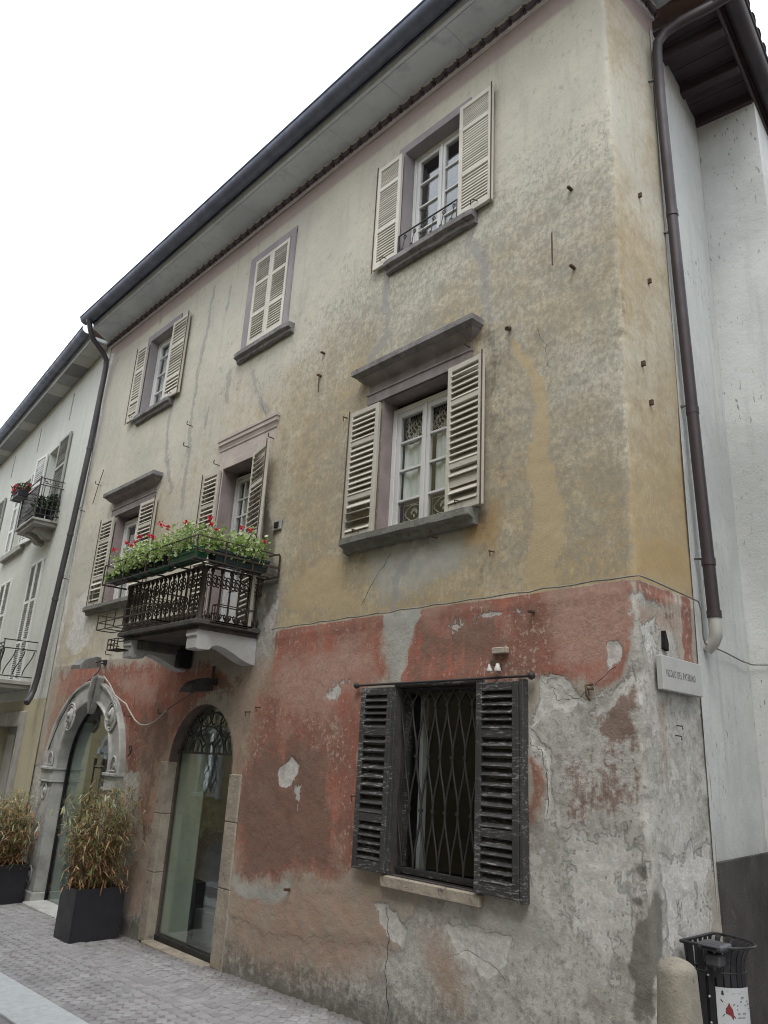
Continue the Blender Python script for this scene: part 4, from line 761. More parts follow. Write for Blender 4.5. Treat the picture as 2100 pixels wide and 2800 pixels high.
# stone hoods of the first floor windows
for xa, xb in ((-4.87, -3.66), (-10.36, -9.10)):
    b = MB(); moulding([(.025, 4.94), (.025, 5.03), (.035, 5.035), (.035, 5.05), (.012, 5.055), (.012, 5.135), (.03, 5.15), (.06, 5.165), (.09, 5.19), (.10, 5.20), (.10, 5.205)], xa, xb, mb=b); part('window_hood', b, M_STONEP, HOUSE)
    b = MB(); moulding([(.10, 5.205), (.12, 5.215), (.15, 5.235), (.15, 5.285), (.13, 5.295), (.0, 5.30)], xa+.01, xb-.01, mb=b); part('hood_slab', b, M_STONE, HOUSE)
# scrolled rail of the top right window
rail = part('window_rail', MB().bar((-4.55, HY-.055, 6.62), (-3.80, HY-.055, 6.62), .014, .008).bar((-4.55, HY-.055, 6.40), (-4.55, HY-.055, 6.62), .012).bar((-3.80, HY-.055, 6.40), (-3.80, HY-.055, 6.62), .012), M_IRON, HOUSE, label='low black iron rail of S scrolls')
def scroll_pts(h, wd):
    pts = []
    for k in range(13): a = PI*1.9*(1-k/12); r = .012+.014*k/12; pts.append((wd*.5-.014+r*math.cos(a+2.2), h-.032+r*math.sin(a+2.2)))
    for k in range(1, 10): t_ = k/10; pts.append((wd*(.5-t_), h*(1-t_)+(.018*math.sin(t_*2*PI))))
    for k in range(13): a = PI*1.9*(k/12); r = .026-.014*k/12; pts.append((-wd*.5+.014-r*math.cos(a+2.2), .032-r*math.sin(a+2.2)))
    return pts
for i in range(6):
    xx = -4.48+i*.125; pts = [(xx+u*.9, HY-.055, 6.405+v_) for u, v_ in scroll_pts(.20, .075)]
    part('scroll', MB().tube(pts, .0045, 5), M_IRON, rail)
# lace panels of the first floor right window
M_LACEP = M_LACE
def lace(x0, x1, z0, z1, y, kind):
    b = MB(); w_ = x1-x0; h = z1-z0; cx, cz = (x0+x1)/2, (z0+z1)/2
    if kind == 'top':
        for k in range(9):
            xa = x0+w_*(k+.5)/9; pts = [(xa+.02*math.sin(q*.9+k), y, z1-h*.22-h*.7*q/8) for q in range(9)]
            b.tube(pts, .0045, 4)
            b.tube([(xa-.012, y, z1-h*.2), (xa, y, z1-h*.03), (xa+.012, y, z1-h*.2)], .003, 4)
        for k in range(3):
            b.tube([(x0+w_*q/10, y, z0+h*.2+h*.22*k+.018*math.sin(q*2.1+k)) for q in range(11)], .0045, 4)
    else:
        b.tube([(x0+.01, y, z0+.01), (x1-.01, y, z0+.01), (x1-.01, y, z1-.012), (x0+.01, y, z1-.012), (x0+.01, y, z0+.01)], .003, 4)
        b.tube([(cx+w_*.36*math.cos(q*PI/10)*(1+.1*math.cos(q*PI/5*2)), y, cz+h*.38*math.sin(q*PI/10)) for q in range(21)], .004, 4)
        for k in range(5):
            a = PI/2+(k-2)*.62; b.blob((cx+.032*math.cos(a), y, cz-.01+.036*math.sin(a)), (.014, .003, .02))
        b.blob((cx, y, cz-.03), (.01, .003, .02))
        for k in range(6): b.tube([(x0+.02+k*w_*.16, y, z0+.012), (x0+.03+k*w_*.16, y, z0+.03), (x0+.04+k*w_*.16, y, z0+.012)], .003, 4)
    return part('lace_panel', b, M_LACEP, HOUSE)
for a, e in ((-4.58, -4.30), (-4.235, -3.96)):
    lace(a, e, 4.55, 4.79, HY+F_IN+.05, 'top'); lace(a, e, 3.77, 3.955, HY+F_IN+.05, 'low')

# ------------------------------------------------------------------ eaves, painted frieze, gutter, roof
M_SOFF = wallpaint('stained_soffit', (.60, .635, .66), (.50, .535, .565), (.36, .39, .43), 1.1, bump=.003)
M_FRZ = simple('faded_frieze', (.60, .565, .585), (.50, .47, .49), .9, 5, .003, 50)
M_PALM = simple('dark_mauve_paint', (.085, .066, .082), (.12, .098, .115), .9, 9, .003, 60)
M_ZINC = simple('weathered_zinc', (.14, .155, .205), (.095, .105, .145), .5, 5, .001, 60, metal=.35, spec=.5)
M_TILE = simple('old_clay_tile', (.24, .13, .09), (.15, .10, .08), .9, 6, .006, 30, obj_var=.2)
EX0 = -11.47
b = MB().prism([(EX0-.01, 3.80), (EX0-.01, 4.19), (-11.74, 4.19)], 'z', 8.316, 8.37).box(EX0, -1.92, 3.80, 4.16, 8.315, 8.37, .004).box(-2.26, -1.92, 4.165, 5.02, 8.315, 8.37, .004).box(EX0, -1.90, 3.775, 3.81, 8.30, 8.40, .005)
eav = part('eaves', b, M_SOFF, HOUSE, label='grey stained plaster soffit')
nbd = 11
for i in range(nbd):
    xa = EX0+.02+(-2.0-EX0)*i/nbd; xb = EX0+.02+(-2.0-EX0)*(i+1)/nbd-.002
    part('soffit_panel', MB().box(xa, xb, 3.815, 4.15, 8.306, 8.3148, .002), M_SOFF, eav)
b = MB(); prof = [(.004, 8.195), (.03, 8.20), (.035, 8.215), (.03, 8.23), (.04, 8.27), (.06, 8.295), (.07, 8.314)]
vs = []
for p_, z in prof: vs += [(HX0, HY-p_, z), (HX1+p_, HY-p_, z), (HX1+p_, HY+SIDE, z)]
b.add(vs, [(i*3+k, i*3+k+1, i*3+3+k+1, i*3+3+k) for i in range(len(prof)-1) for k in range(2)])
frieze = part('frieze', b, M_FRZ, HOUSE, label='painted palmette frieze under the soffit')
pm = MB()
pts = [(.042*math.cos(a), .012*0, .052-.038*math.sin(a)) for a in [PI*q/8 for q in range(9)]]
pm.tube([(x*1.05, -.004-.014*(1-abs(x)/.045), z+.0) for x, _, z in pts], [.010+.010*math.sin(PI*q/8) for q in range(9)], 5)
for s in (-1, 1):
    pm.prism([(s*.052, -.002+.0), (s*.060, .07), (s*.068, .0)], 'y', -.010, .012) if s > 0 else pm.prism([(s*.068, .0), (s*.060, .07), (s*.052, .0)], 'y', -.010, .012)
pmm = pm.mesh('palmette', M_PALM)
pmm.transform(Matrix.Scale(1.25, 4)); npal = 60
for i in range(npal): inst('palmette', pmm, frieze, (HX0+.09+i*(HX1-HX0-.14)/(npal-1), HY-.040, 8.212), (rad(14), 0, 0))
for i in range(5): inst('palmette', pmm, frieze, (HX1+.040, HY+.1+i*.155, 8.212), (rad(14), 0, PI/2))
# half round gutter with a rolled lip, along the front and the side
b = MB(); gp = [(.095*math.cos(PI+PI*q/10), .095*math.sin(PI+PI*q/10)) for q in range(11)]
vs = []
for y_, z_ in gp: vs += [(EX0-.03, 3.655+y_, 8.43+z_), (-1.84, 3.655+y_, 8.43+z_)]
b.add(vs, [(i*2, i*2+1, i*2+3, i*2+2) for i in range(10)], True)
b.add([vs[i*2] for i in range(11)], [tuple(range(11))])
b.tube([(EX0-.03, 3.56, 8.435), (-1.84, 3.56, 8.435)], .012, 6)
b.box(EX0, -1.84, 3.76, 3.776, 8.40, 8.47)
part('gutter', b, M_ZINC, HOUSE, label='dark zinc half round gutter')
b = MB(); vs = []
for y_, z_ in gp: vs += [(-1.79-y_, 3.55, 8.43+z_), (-1.79-y_, 5.15, 8.43+z_)]
b.add(vs, [(i*2, i*2+1, i*2+3, i*2+2) for i in range(10)], True); part('gutter', b, M_ZINC, HOUSE)
b = MB().add([(EX0, 3.70, 8.46), (-1.85, 3.70, 8.46), (-5.5, 8.2, 10.4), (EX0, 8.2, 10.4)], [(0, 1, 2, 3)]).add([(EX0, 3.70, 8.44), (-1.85, 3.70, 8.44), (-5.5, 8.2, 10.38), (EX0, 8.2, 10.38)], [(0, 1, 2, 3)])
b.add([(EX0, 3.78, 8.38), (EX0, 8.2, 8.38), (EX0, 8.2, 10.39), (EX0, 3.70, 8.45)], [(0, 1, 2, 3)])
roof = part('roof', b, M_TILE, HOUSE)
tm = MB(); tp = [(.085*math.cos(PI*q/6), .06*math.sin(PI*q/6)) for q in range(7)]
vs = [];
for x, z in tp: vs += [(x, 0, z), (x*.86, .42, z*.9)]
tm.add(vs, [(i*2, i*2+1, i*2+3, i*2+2) for i in range(6)], True); tmm = tm.mesh('roof_tile', M_TILE)
for i in range(52): inst('roof_tile', tmm, roof, (EX0+.1+i*.183, 3.60+random.uniform(-.012, .012), 8.405), (rad(23), 0, random.uniform(-.03, .03)))
b = MB(); tl = [(-11.33, 3.66, 8.33), (-11.34, 3.70, 8.20), (-11.37, 3.78, 8.08), (-11.43, 4.0, 7.94), (-11.46, 4.08, 7.86), (-11.47, 4.10, 7.74), (-11.52, 4.10, 6.3), (-11.66, 4.10, 4.9), (-11.79, 4.10, 3.9), (-11.90, 4.10, 2.75), (-11.94, 4.09, 2.55), (-11.90, 4.05, 2.44), (-11.82, 3.99, 2.36)]
b.tube(tl, .043, 12)
for q in (6, 7, 8): b.tube([Vector(tl[q])+Vector((0, 0, .02)), Vector(tl[q])-Vector((0, 0, .02))], .049, 12)
b.lathe((-11.33, 3.66, 8.30), [(.045, 0), (.07, .08), (.075, .1)], 10)
part('downpipe', b, simple('dark_brown_pipe', (.055, .05, .055), (.04, .036, .04), .5, 6, .001, spec=.45), HOUSE, label='dark downpipe at the left edge, kicked out at its foot')

# ------------------------------------------------------------------ carved arch of the shop door
def ell(c, hw, zs, r, n, a0=0, a1=PI): return [(c-hw*math.cos(a0+(a1-a0)*i/n), zs+r*math.sin(a0+(a1-a0)*i/n)) for i in range(n+1)]
NI = 40; zsp = 1.52
inn = ell(-9.95, .79, zsp, .82, NI); out_ = ell(-10.02, 1.175, zsp, 1.10, NI)
prof = [(0, -.12), (0, .045), (.03, .065), (.10, .07), (.13, .05), (.20, .04), (.80, .04), (.86, .065), (.96, .07), (1, .055), (1, -.02)]
vs = []
for i in range(NI+1):
    for t_, pr in prof: vs.append((inn[i][0]+(out_[i][0]-inn[i][0])*t_, HY-pr, inn[i][1]+(out_[i][1]-inn[i][1])*t_))
m_ = len(prof); b = MB().add(vs, [(i*m_+k, i*m_+k+1, (i+1)*m_+k+1, (i+1)*m_+k) for i in range(NI) for k in range(m_-1)])
arch = part('arch_surround', b, M_PALEST, HOUSE, label='pale carved stone arch with medallions and leaf keystone')
for cx, cz in ((-10.53, 2.17), (-9.27, 2.17)):
    b = MB(); yy = HY-.045
    for R_, r_ in ((.175, .014), (.14, .010)): b.tube([(cx+R_*.86*math.cos(q*PI/12), yy-.012, cz+R_*math.sin(q*PI/12)) for q in range(25)], r_, 6, caps=False)
    b.blob((cx, yy-.004, cz), (.085, .035, .115), 2, .10).blob((cx+.012, yy-.04, cz+.02), (.036, .03, .05), 1, .15).blob((cx-.02, yy-.03, cz-.05), (.04, .025, .03), 1, .2)
    part('medallion', b, M_PALEST, arch)
b = MB(); b.prism([(-9.86, 2.20), (-9.80, 2.27), (-9.74, 2.44), (-9.70, 2.64), (-9.79, 2.68), (-9.90, 2.66), (-9.93, 2.52), (-9.91, 2.36)], 'y', HY-.11, HY-.03)
for q in range(5): b.tube([(-9.88+.03*q, HY-.115, 2.64), (-9.865+.022*q, HY-.135, 2.45), (-9.85+.008*q, HY-.12, 2.26)], [.012, .016, .006], 6)
part('keystone', b, M_PALEST, arch)
for (xa, xb) in ((-11.17, -10.76), (-9.17, -8.86)):
    cx = (xa+xb)/2; b = MB().box(xa-.02, xb+.02, HY-.10, HY+.12, 1.49, 1.525, .006).box(xa, xb, HY-.07, HY+.12, 1.36, 1.489, .004).box(xa-.015, xb+.015, HY-.085, HY+.12, 1.335, 1.359, .004)
    part('capital', b, M_PALEST, arch)
    zb = -.2; b = MB().box(xa, xb, HY-.05, HY+.12, zb+.22, 1.334, .006)
    b.box(xa+.05, xb-.05, HY-.058, HY-.049, .3, 1.25, .003).box(xa-.03, xb+.03, HY-.08, HY+.12, zb, zb+.219, .012)
    for zc in (1.22, .72, .2):
        b.tube([(cx+.07*math.cos(q*PI/8), HY-.062, zc+.10*math.sin(q*PI/8)) for q in range(17)], .012, 6, caps=False).blob((cx, HY-.06, zc), (.04, .02, .06), 1, .1)
    part('pilaster', b, M_PALEST, arch)
for cx in (-10.95, -9.0):
    b = MB(); b.tube([(cx+.085*math.cos(q*PI/10), HY-.06, 1.56+.15*math.sin(q*PI/10)) for q in range(11)], .012, 6).blob((cx, HY-.045, 1.60), (.05, .015, .05), 1, .15)
    b.tube([(cx-.09, HY-.06, 1.55), (cx+.09, HY-.06, 1.55)], .01, 6); part('lunette', b, M_PALEST, arch)
yg = HY+.115
pl_ = [(-10.74, -.16)]+[(x, z) for x, z in ell(-9.95, .79, zsp, .82, 24)]+[(-9.16, -.12)]
b = MB().prism(pl_, 'y', yg, yg+.01); shop = part('glass_door', b, M_SHOPGL, HOUSE, label='frameless glass shop door under the carved arch')
fr = MB()
rim = ell(-9.95, .775, zsp, .805, 24)
fr.tube([(-10.725, yg-.012, -.12)]+[(x, yg-.012, z) for x, z in rim]+[(-9.175, yg-.012, -.1)], .014, 5)
part('rubber_seal', fr, simple('black_rubber', (.015, .015, .016), None, .6, 9, 0), shop)
part('handle', MB().tube([(-9.81, yg-.05, 1.10), (-9.80, yg-.05, 1.58)], .011, 8).bar((-9.80, yg-.05, 1.56), (-9.80, yg, 1.56), .012).bar((-9.81, yg-.05, 1.12), (-9.81, yg, 1.12), .012).bar((-9.795, yg-.05, 1.585), (-9.79, yg-.05, 1.67), .035, .02), M_IRON, shop)
part('threshold', MB().box(-10.75, -9.15, HY-.17, yg+.02, -.22, -.075, .012), simple('white_marble_step', (.55, .55, .53), (.42, .42, .41), .7, 5, .002), HOUSE)
# ------------------------------------------------------------------ small arched shop door
c_, hw_, zs_, r_, _ = ARCH['door']; yd = HY+.115
arc = ell(c_, hw_, zs_, r_, 24)
b = MB(); path = [(c_-hw_, -.1)]+arc+[(c_+hw_, -.1)]
vs = []
for x, z in path: vs += [(x, HY-.002, z), (x, yd+.03, z)]
b.add(vs, [(i*2, i*2+1, i*2+3, i*2+2) for i in range(len(path)-1)])
part('door_reveal', b, simple('brown_plaster_reveal', (.14, .105, .09), (.09, .07, .062), .9, 5, .006, 40), HOUSE)
zl = [-.02, .62, 1.18, 1.70]
for k in range(3):
    j = random.uniform(-.012, .012)
    part('jamb_stone', MB().box(-7.955+j, -7.795, HY-.008-.002*k, HY+.10, zl[k], zl[k+1]-.003, .007), M_DOORST, HOUSE)
    part('jamb_stone', MB().box(-6.575, -6.375+j, HY-.008-.002*k, HY+.10, zl[k]+.03, zl[k+1]+.027-(.1 if k == 2 else 0), .007), M_DOORST, HOUSE)
zb_ = 1.80
poly = [(c_-hw_+.003, .055)]+[(c_-hw_+.003, zb_)]+[(c_+hw_-.003, zb_)]+[(c_+hw_-.003, .055)]
gd = part('glass_door', MB().prism(poly, 'y', yd, yd+.01), M_SHOPGL, HOUSE, label='tall clear glass door below an iron fanlight')
k_ = math.sqrt(1-((zb_-zs_)/r_)**2)
fan = [(x, z) for x, z in arc if z > zb_+.01]
part('pane', MB().prism([(c_-hw_*k_+.004, zb_+.006)]+[(c_+(x-c_)*.992, zs_+(z-zs_)*.992) for x, z in fan]+[(c_+hw_*k_-.004, zb_+.006)], 'y', yd+.004, yd+.012), M_SHOPGL, gd)
fl = part('fanlight', MB().bar((c_-hw_, yd-.02, zb_), (c_+hw_, yd-.02, zb_), .022), M_IRON, HOUSE, label='black iron fanlight of interlaced half rings')
def clip_arc(pts):
    run, runs = [], []
    for x, z in pts:
        if ((x-c_)/(hw_*.985))**2+((z-zs_)/(r_*.985))**2 < 1 and z > zb_-.002: run.append((x, yd-.025, z))
        else:
            if len(run) > 2: runs.append(run)
            run = []
    if len(run) > 2: runs.append(run)
    return runs
arcs = []
for R_ in (.125, .30, .475): arcs.append([(c_+R_*math.cos(q*PI/36), zb_+R_*.86*math.sin(q*PI/36)) for q in range(37)])
for R_, n_, rr in ((.30, 3, .19), (.475, 6, .15)):
    for k in range(n_):
        a = PI*(k+.5)/n_ if n_ == 6 else PI*k/(n_-1); ox, oz = c_+R_*math.cos(a), zb_+R_*.86*math.sin(a)
        arcs.append([(ox+rr*math.cos(a+PI/2+q*PI/18), oz+rr*.86*math.sin(a+PI/2+q*PI/18)) for q in range(19)])
for a in arcs:
    for run in clip_arc(a): part('iron_ring', MB().tube(run, .0095, 6), M_IRON, fl)
part('threshold', MB().box(c_-hw_+.01, c_+hw_-.01, yd-.03, yd+.05, -.02, .05, .004), simple('dark_door_rail', (.03, .03, .03), None, .5, 8, 0), HOUSE)
part('door_step', MB().box(-7.80, -6.57, HY-.05, yd-.031, -.12, .005, .01), M_DOORST, HOUSE)
# shop interior seen through the glass, with panels painted as reflections in it
b = MB(); X0, X1, Y0, Y1, Z0, Z1 = -11.6, -5.6, HY+.16, 8.0, -.17, 2.85
b.add([(X0, Y0, Z0), (X1, Y0, Z0), (X1, Y1, Z0), (X0, Y1, Z0), (X0, Y0, Z1), (X1, Y0, Z1), (X1, Y1, Z1), (X0, Y1, Z1)], [(0, 1, 2, 3), (4, 7, 6, 5), (0, 3, 7, 4), (1, 5, 6, 2), (3, 2, 6, 7)])
M_SHOPW = simple('pale_shop_wall', (.50, .52, .48), (.44, .46, .42), .9, 2, 0)
part('room_wall', b, M_SHOPW, HOUSE)
M_PANEL = simple('pale_green_panel', (.48, .51, .46), (.40, .43, .385), .6, 2, 0); M_PANELB = simple('blue_jamb_reflection', (.30, .36, .35), (.24, .29, .28), .6, 2, 0)
part('partition', MB().box(-9.35, -7.95, HY+.55, HY+.60, -.05, 2.3, .004), M_PANEL, HOUSE); part('reflection_panel', MB().box(-7.785, -7.27, yd+.03, yd+.036, .06, 1.785, .001), M_PANEL, HOUSE); part('reflection_panel', MB().box(-7.79, -6.58, yd+.05, yd+.054, 1.81, 2.4), simple('grey_fanlight_reflection', (.30, .31, .30), (.24, .25, .24), .7, 3, 0), HOUSE); part('reflection_panel', MB().box(-10.70, -10.22, yd+.03, yd+.036, -.1, 2.1, .001), M_PANELB, HOUSE)  # thin panels behind the glass paint in pale reflections of jambs and fanlight
part('plinth', MB().box(-7.75, -6.3, HY+.5, HY+1.1, -.05, .26, .01), simple('white_display_base', (.68, .69, .67), (.6, .61, .6), .6, 3, 0), HOUSE)
part('plinth', MB().box(-8.1, -7.85, HY+.25, HY+.45, -.05, .55, .005), M_PANEL, HOUSE)
part('plinth', MB().box(-8.6, -6.2, HY+1.6, HY+3.4, -.05, .62, .01), simple('dark_counter', (.05, .045, .04), (.035, .03, .03), .6, 3, 0), HOUSE)
# ================================================================== ground
M_COB = simple('porphyry_cobble', (.36, .352, .36), (.29, .284, .29), .72, 3, .004, 45, obj_var=.13, spots=((.38, .365, .365), .62))
def cob_isl():
    m, t, p, out = nmat('porphyry_cobble_field'); g = G(t)
    col = g.mix(g.isl(), (.30, .293, .298), (.355, .346, .352)); col = g.mix(g.ss(g.noise(9, 5, .6), .5, .7, 0, .6), col, (.12, .11, .112))
    g.link(col, p.inputs['Base Color']); p.inputs['Roughness'].default_value = .74; g.link(g.bump(g.noise(50, 4, .6), .004, .7), p.inputs['Normal']); return m
M_COBF = cob_isl()
def dirty(m):
    # grit and damp gathered along the foot of the wall, and broad tonal patches of the paving
    t = m.node_tree; g = G(t); p = [n for n in t.nodes if n.type == 'BSDF_PRINCIPLED'][0]; src = p.inputs['Base Color'].links[0].from_socket
    s = t.nodes.new('ShaderNodeSeparateXYZ'); g.link(g.pos, s.inputs[0])
    f = g.ss(g.m('MULTIPLY_ADD', g.noise(5, 5, .65), .35, s.outputs[1]), 4.08, 4.38, 0, .75); c = g.mix(f, src, (.10, .092, .08))
    c = g.mix(g.ss(g.noise(1.1, 5, .6), .45, .66, 0, .25), c, (.20, .195, .195)); g.link(c, p.inputs['Base Color'])
dirty(M_COB); dirty(M_COBF)
M_GRAN = simple('pale_granite_slab', (.52, .55, .56), (.44, .465, .475), .75, 16, .002, 120, obj_var=.08)
def street_mat():
    m, t, p, out = nmat('street_bed'); g = G(t)
    br = t.nodes.new('ShaderNodeTexBrick'); br.inputs['Scale'].default_value = 1.0; br.inputs['Brick Width'].default_value = .11; br.inputs['Row Height'].default_value = .1; br.inputs['Mortar Size'].default_value = .006
    br.inputs['Color1'].default_value = (.28, .265, .275, 1); br.inputs['Color2'].default_value = (.23, .22, .23, 1); br.inputs['Mortar'].default_value = (.17, .16, .165, 1)
    g.link(g.pos, br.inputs['Vector']); col = g.mix(g.ss(g.noise(3, 5, .6), .4, .7, 0, .5), br.outputs['Color'], (.10, .095, .092))
    g.link(col, p.inputs['Base Color']); p.inputs['Roughness'].default_value = .85; g.link(g.bump(br.outputs['Fac'], -.01, .8), p.inputs['Normal']); return m
b = MB().add([(-60, -30, gz(-60)), (60, -30, gz(60)), (60, 60, gz(60)), (-60, 60, gz(-60))], [(0, 1, 2, 3)])
street = tag(solo('street', b, street_mat(), None, None, loc=(0, 0, 0)), kind='structure'); street.location.z = -.008; FL['street'] = Vector((0, 0, -.008))
def project(v):
    d = Vector(v)-Vector((0, 0, 1.8)); zf = d.dot(fwd)
    if zf <= .1: return None
    return 1050+2085*d.dot(cx_)/zf, 1400-2085*d.dot(cu_)/zf, zf
cob_v = []
for q in range(5):
    a = random.uniform(.84, .95); e = random.uniform(.84, .95); h = .05
    vs = []
    for lv, (ins, zz) in enumerate(((0, -h), (0, -.010), (.10, .0))):
        for sx, sy_ in ((-1, -1), (1, -1), (1, 1), (-1, 1)):
            j = random.uniform(-.05, .05); vs.append((sx*(.5-ins+j*.6)*a*.095, sy_*(.5-ins+j*.6)*e*.095, zz))
    fs = [(8, 9, 10, 11)]+[(L*4+k, L*4+(k+1) % 4, (L+1)*4+(k+1) % 4, (L+1)*4+k) for L in (0, 1) for k in range(4)]
    cob_v.append((vs, fs))
stones = []
pitch = .096
for k in range(-150, 10):
    for v_ in range(16):
        y = 2.735+v_*pitch+random.uniform(-.006, .006); u = (y-3.46)/.74; x = k*pitch+.55*(1-u*u)+random.uniform(-.007, .007); sl = 1.1*u/.74*1.0
        if x > .6 or x < -15: continue
        stones.append((x, y, math.atan(sl)*.9+random.uniform(-.08, .08), random.randrange(5), random.uniform(-.003, .003)))
vis = []
for i, s_ in enumerate(stones):
    pr = project((s_[0], s_[1], gz(s_[0])))
    if pr and -20 < pr[0] < 2120 and pr[1] < 2815: vis.append((pr[2], i))
near = {i for _, i in sorted(vis)[:300]}
cme = []
for vs, fs in cob_v: cme.append(MB().add(vs, fs).mesh('cobblestone', M_COB))
fld = MB(); slope = -math.atan(.029)
for i, (x, y, a, q, dz) in enumerate(stones):
    z = gz(x)+dz
    if i in near: inst('cobblestone', cme[q], street, (x, y, z), (random.uniform(-.03, .03), slope+random.uniform(-.03, .03), a))
    else:
        ca, sa = math.cos(a), math.sin(a); fld.add([(x+vx*ca-vy*sa, y+vx*sa+vy*ca, z+vz+.029*vx) for vx, vy, vz in cob_v[q][0]], cob_v[q][1])
part('cobble_field', fld, M_COBF, street, (0, 0, 0), kind='stuff')
x = -16.0; gi = 0
for (ya, yb_) in ((2.31, 2.69), (1.35, 1.73)):
    x = -16.0
    while x < 2:
        L = random.uniform(.85, 1.15)
        b = MB().box(-L/2+.003, L/2-.003, ya, yb_, -.06, .006, .005); me = b.mesh('granite_slab', M_GRAN)
        inst('granite_slab', me, street, (x+L/2, 0, gz(x+L/2)), (0, slope, 0)); x += L

# ================================================================== generic walls with holes
def holed(x0, x1, z0, z1, holes, y=0.0, thick=.25):
    xs = sorted({x0, x1, *[h[0] for h in holes], *[h[1] for h in holes]}); zs = sorted({z0, z1, *[h[2] for h in holes], *[h[3] for h in holes]})
    b = MB()
    for i in range(len(xs)-1):
        for k in range(len(zs)-1):
            mx, mz = (xs[i]+xs[i+1])/2, (zs[k]+zs[k+1])/2
            if any(h[0] < mx < h[1] and h[2] < mz < h[3] for h in holes): continue
            b.add([(xs[i], y, zs[k]), (xs[i+1], y, zs[k]), (xs[i+1], y, zs[k+1]), (xs[i], y, zs[k+1])], [(0, 1, 2, 3)])
    for h in holes:
        vs = [(h[0], y, h[2]), (h[1], y, h[2]), (h[1], y, h[3]), (h[0], y, h[3])]; vs += [(a, y+thick, c) for a, _, c in vs]
        b.add(vs, [(0, 4, 5, 1), (1, 5, 6, 2), (2, 6, 7, 3), (3, 7, 4, 0)])
    return b
# ================================================================== neighbour on the left
FN = ((-11.75, 4.2, 0), rad(-5))
NB = thing('pale_house', 'pale grey plastered house at the left edge with two iron balconies', 'house', (-4, 0, -.15), FN)
M_NW = wallpaint('pale_green_grey_plaster', (.50, .51, .465), (.455, .465, .425), (.37, .38, .35), .9)
M_NWY = wallpaint('dull_yellow_plaster', (.42, .38, .26), (.36, .33, .24), (.30, .28, .22), .9)
M_NST = simple('grey_door_stone', (.33, .32, .29), (.25, .24, .22), .85, 5, .004)
M_NSH = worn_wood('grey_green_shutter', (.27, .27, .245), (.22, .22, .2), (.15, .15, .14), .8)
M_NSW = worn_wood('white_louvre_paint', (.62, .62, .60), (.55, .55, .53), (.38, .38, .36), .85)
holes = [(-2.75, -1.97, 5.36, 7.12), (-4.45, -3.75, 5.42, 6.95), (-7.3, -6.6, 5.42, 6.95), (-2.30, -1.00, -.35, 2.05), (-6.0, -5.0, -.35, 2.05)]
part('plaster_wall', holed(-9.3, .12, 2.45, 8.35, [h for h in holes if h[2] > 2.45]), M_NW, NB)
part('lower_wall', holed(-9.3, .12, -.6, 2.448, [h for h in holes if h[2] < 2.4]), M_NWY, NB, label='dull yellow ground floor wall')
b = MB().add([(-9.3, 0, -.6), (-9.3, 6, -.6), (-9.3, 6, 8.4), (-9.3, 0, 8.4)], [(0, 1, 2, 3)]); part('end_wall', b, M_NW, NB)
for h in holes:
    e = .1; X0, X1, Z0, Z1 = h[0]-e, h[1]+e, h[2]-e, h[3]+e
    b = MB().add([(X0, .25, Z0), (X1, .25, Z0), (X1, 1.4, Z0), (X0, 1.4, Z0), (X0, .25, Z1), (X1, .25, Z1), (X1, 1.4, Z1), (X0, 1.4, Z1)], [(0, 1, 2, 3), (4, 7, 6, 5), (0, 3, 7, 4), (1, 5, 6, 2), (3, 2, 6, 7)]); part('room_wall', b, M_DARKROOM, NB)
for h in holes[:3]:
    casement(NB, h[0], h[1], h[2], h[3], .17, 3, curtain=[(0, 1, M_CURT)], sw=.04)
for h in holes[3:]:
    b = MB().box(h[0], h[1], .12, .17, h[2], h[3]); d = part('door', b, simple('grey_metal_door', (.22, .22, .21), (.17, .17, .165), .6, 3, 0), NB)
    for k in range(2): part('door_panel', MB().box(h[0]+.08+k*(h[1]-h[0])/2, h[0]+(k+1)*(h[1]-h[0])/2-.06, .105, .125, .1, h[3]-.12, .006), simple('pale_door_panel', (.34, .33, .31), (.28, .27, .25), .6, 3, 0), d)
    b = MB().box(h[0]-.22, h[0]-.001, -.05, .1, -.4, h[3]+.22, .008).box(h[1]+.001, h[1]+.22, -.05, .1, -.4, h[3]+.22, .008).box(h[0], h[1], -.048, .1, h[3]+.001, h[3]+.22, .008)
    part('door_surround', b, M_NST, NB)
def nshut(a, e, z0, z1, mat, y=-.03, pivot=None, turn=0.0, counts=(12, 14, 12), tilt=36):
    return shutter(NB, a, e, z0, z1, y, mat, list(counts), [.33, .66], tilt=40 if z1 < 5 else 64, single=False, hooks=False, dep=.8, pivot=pivot, turn=turn, stile=.05)
nshut(-1.96, -1.30, 5.38, 7.12, M_NSH, tilt=-34); nshut(-3.32, -2.76, 5.38, 7.12, M_NSW, pivot=-2.76, turn=rad(5))
nshut(-6.58, -5.98, 5.42, 7.0, M_NSH); nshut(-7.92, -7.32, 5.42, 7.0, M_NSH)
nshut(-3.74, -3.36, 5.42, 6.95, M_NSW); nshut(-4.85, -4.46, 5.42, 6.95, M_NSW)
nshut(-1.94, -1.55, 2.74, 4.84, M_NSW, y=-.015, counts=(17, 17, 17)); nshut(-2.335, -1.945, 2.74, 4.84, M_NSW, y=-.015, counts=(17, 17, 17))
nshut(-4.13, -3.70, 2.74, 4.80, M_NSW, y=-.015, counts=(17, 17, 17)); nshut(-4.565, -4.135, 2.74, 4.80, M_NSW, y=-.015, counts=(17, 17, 17))
part('sill', MB().box(-4.95, -3.30, -.09, .1, 5.30, 5.415, .008), M_NST, NB); part('sill', MB().box(-7.5, -6.4, -.09, .1, 5.30, 5.415, .008), M_NST, NB)
for s_ in (1.78, 3.95, 6.1): part('render_strip', MB().box(-s_-.025, -s_+.025, -.006, .004, 7.50, 8.04), simple('grey_filler', (.30, .30, .28), None, .9, 6, 0), NB)
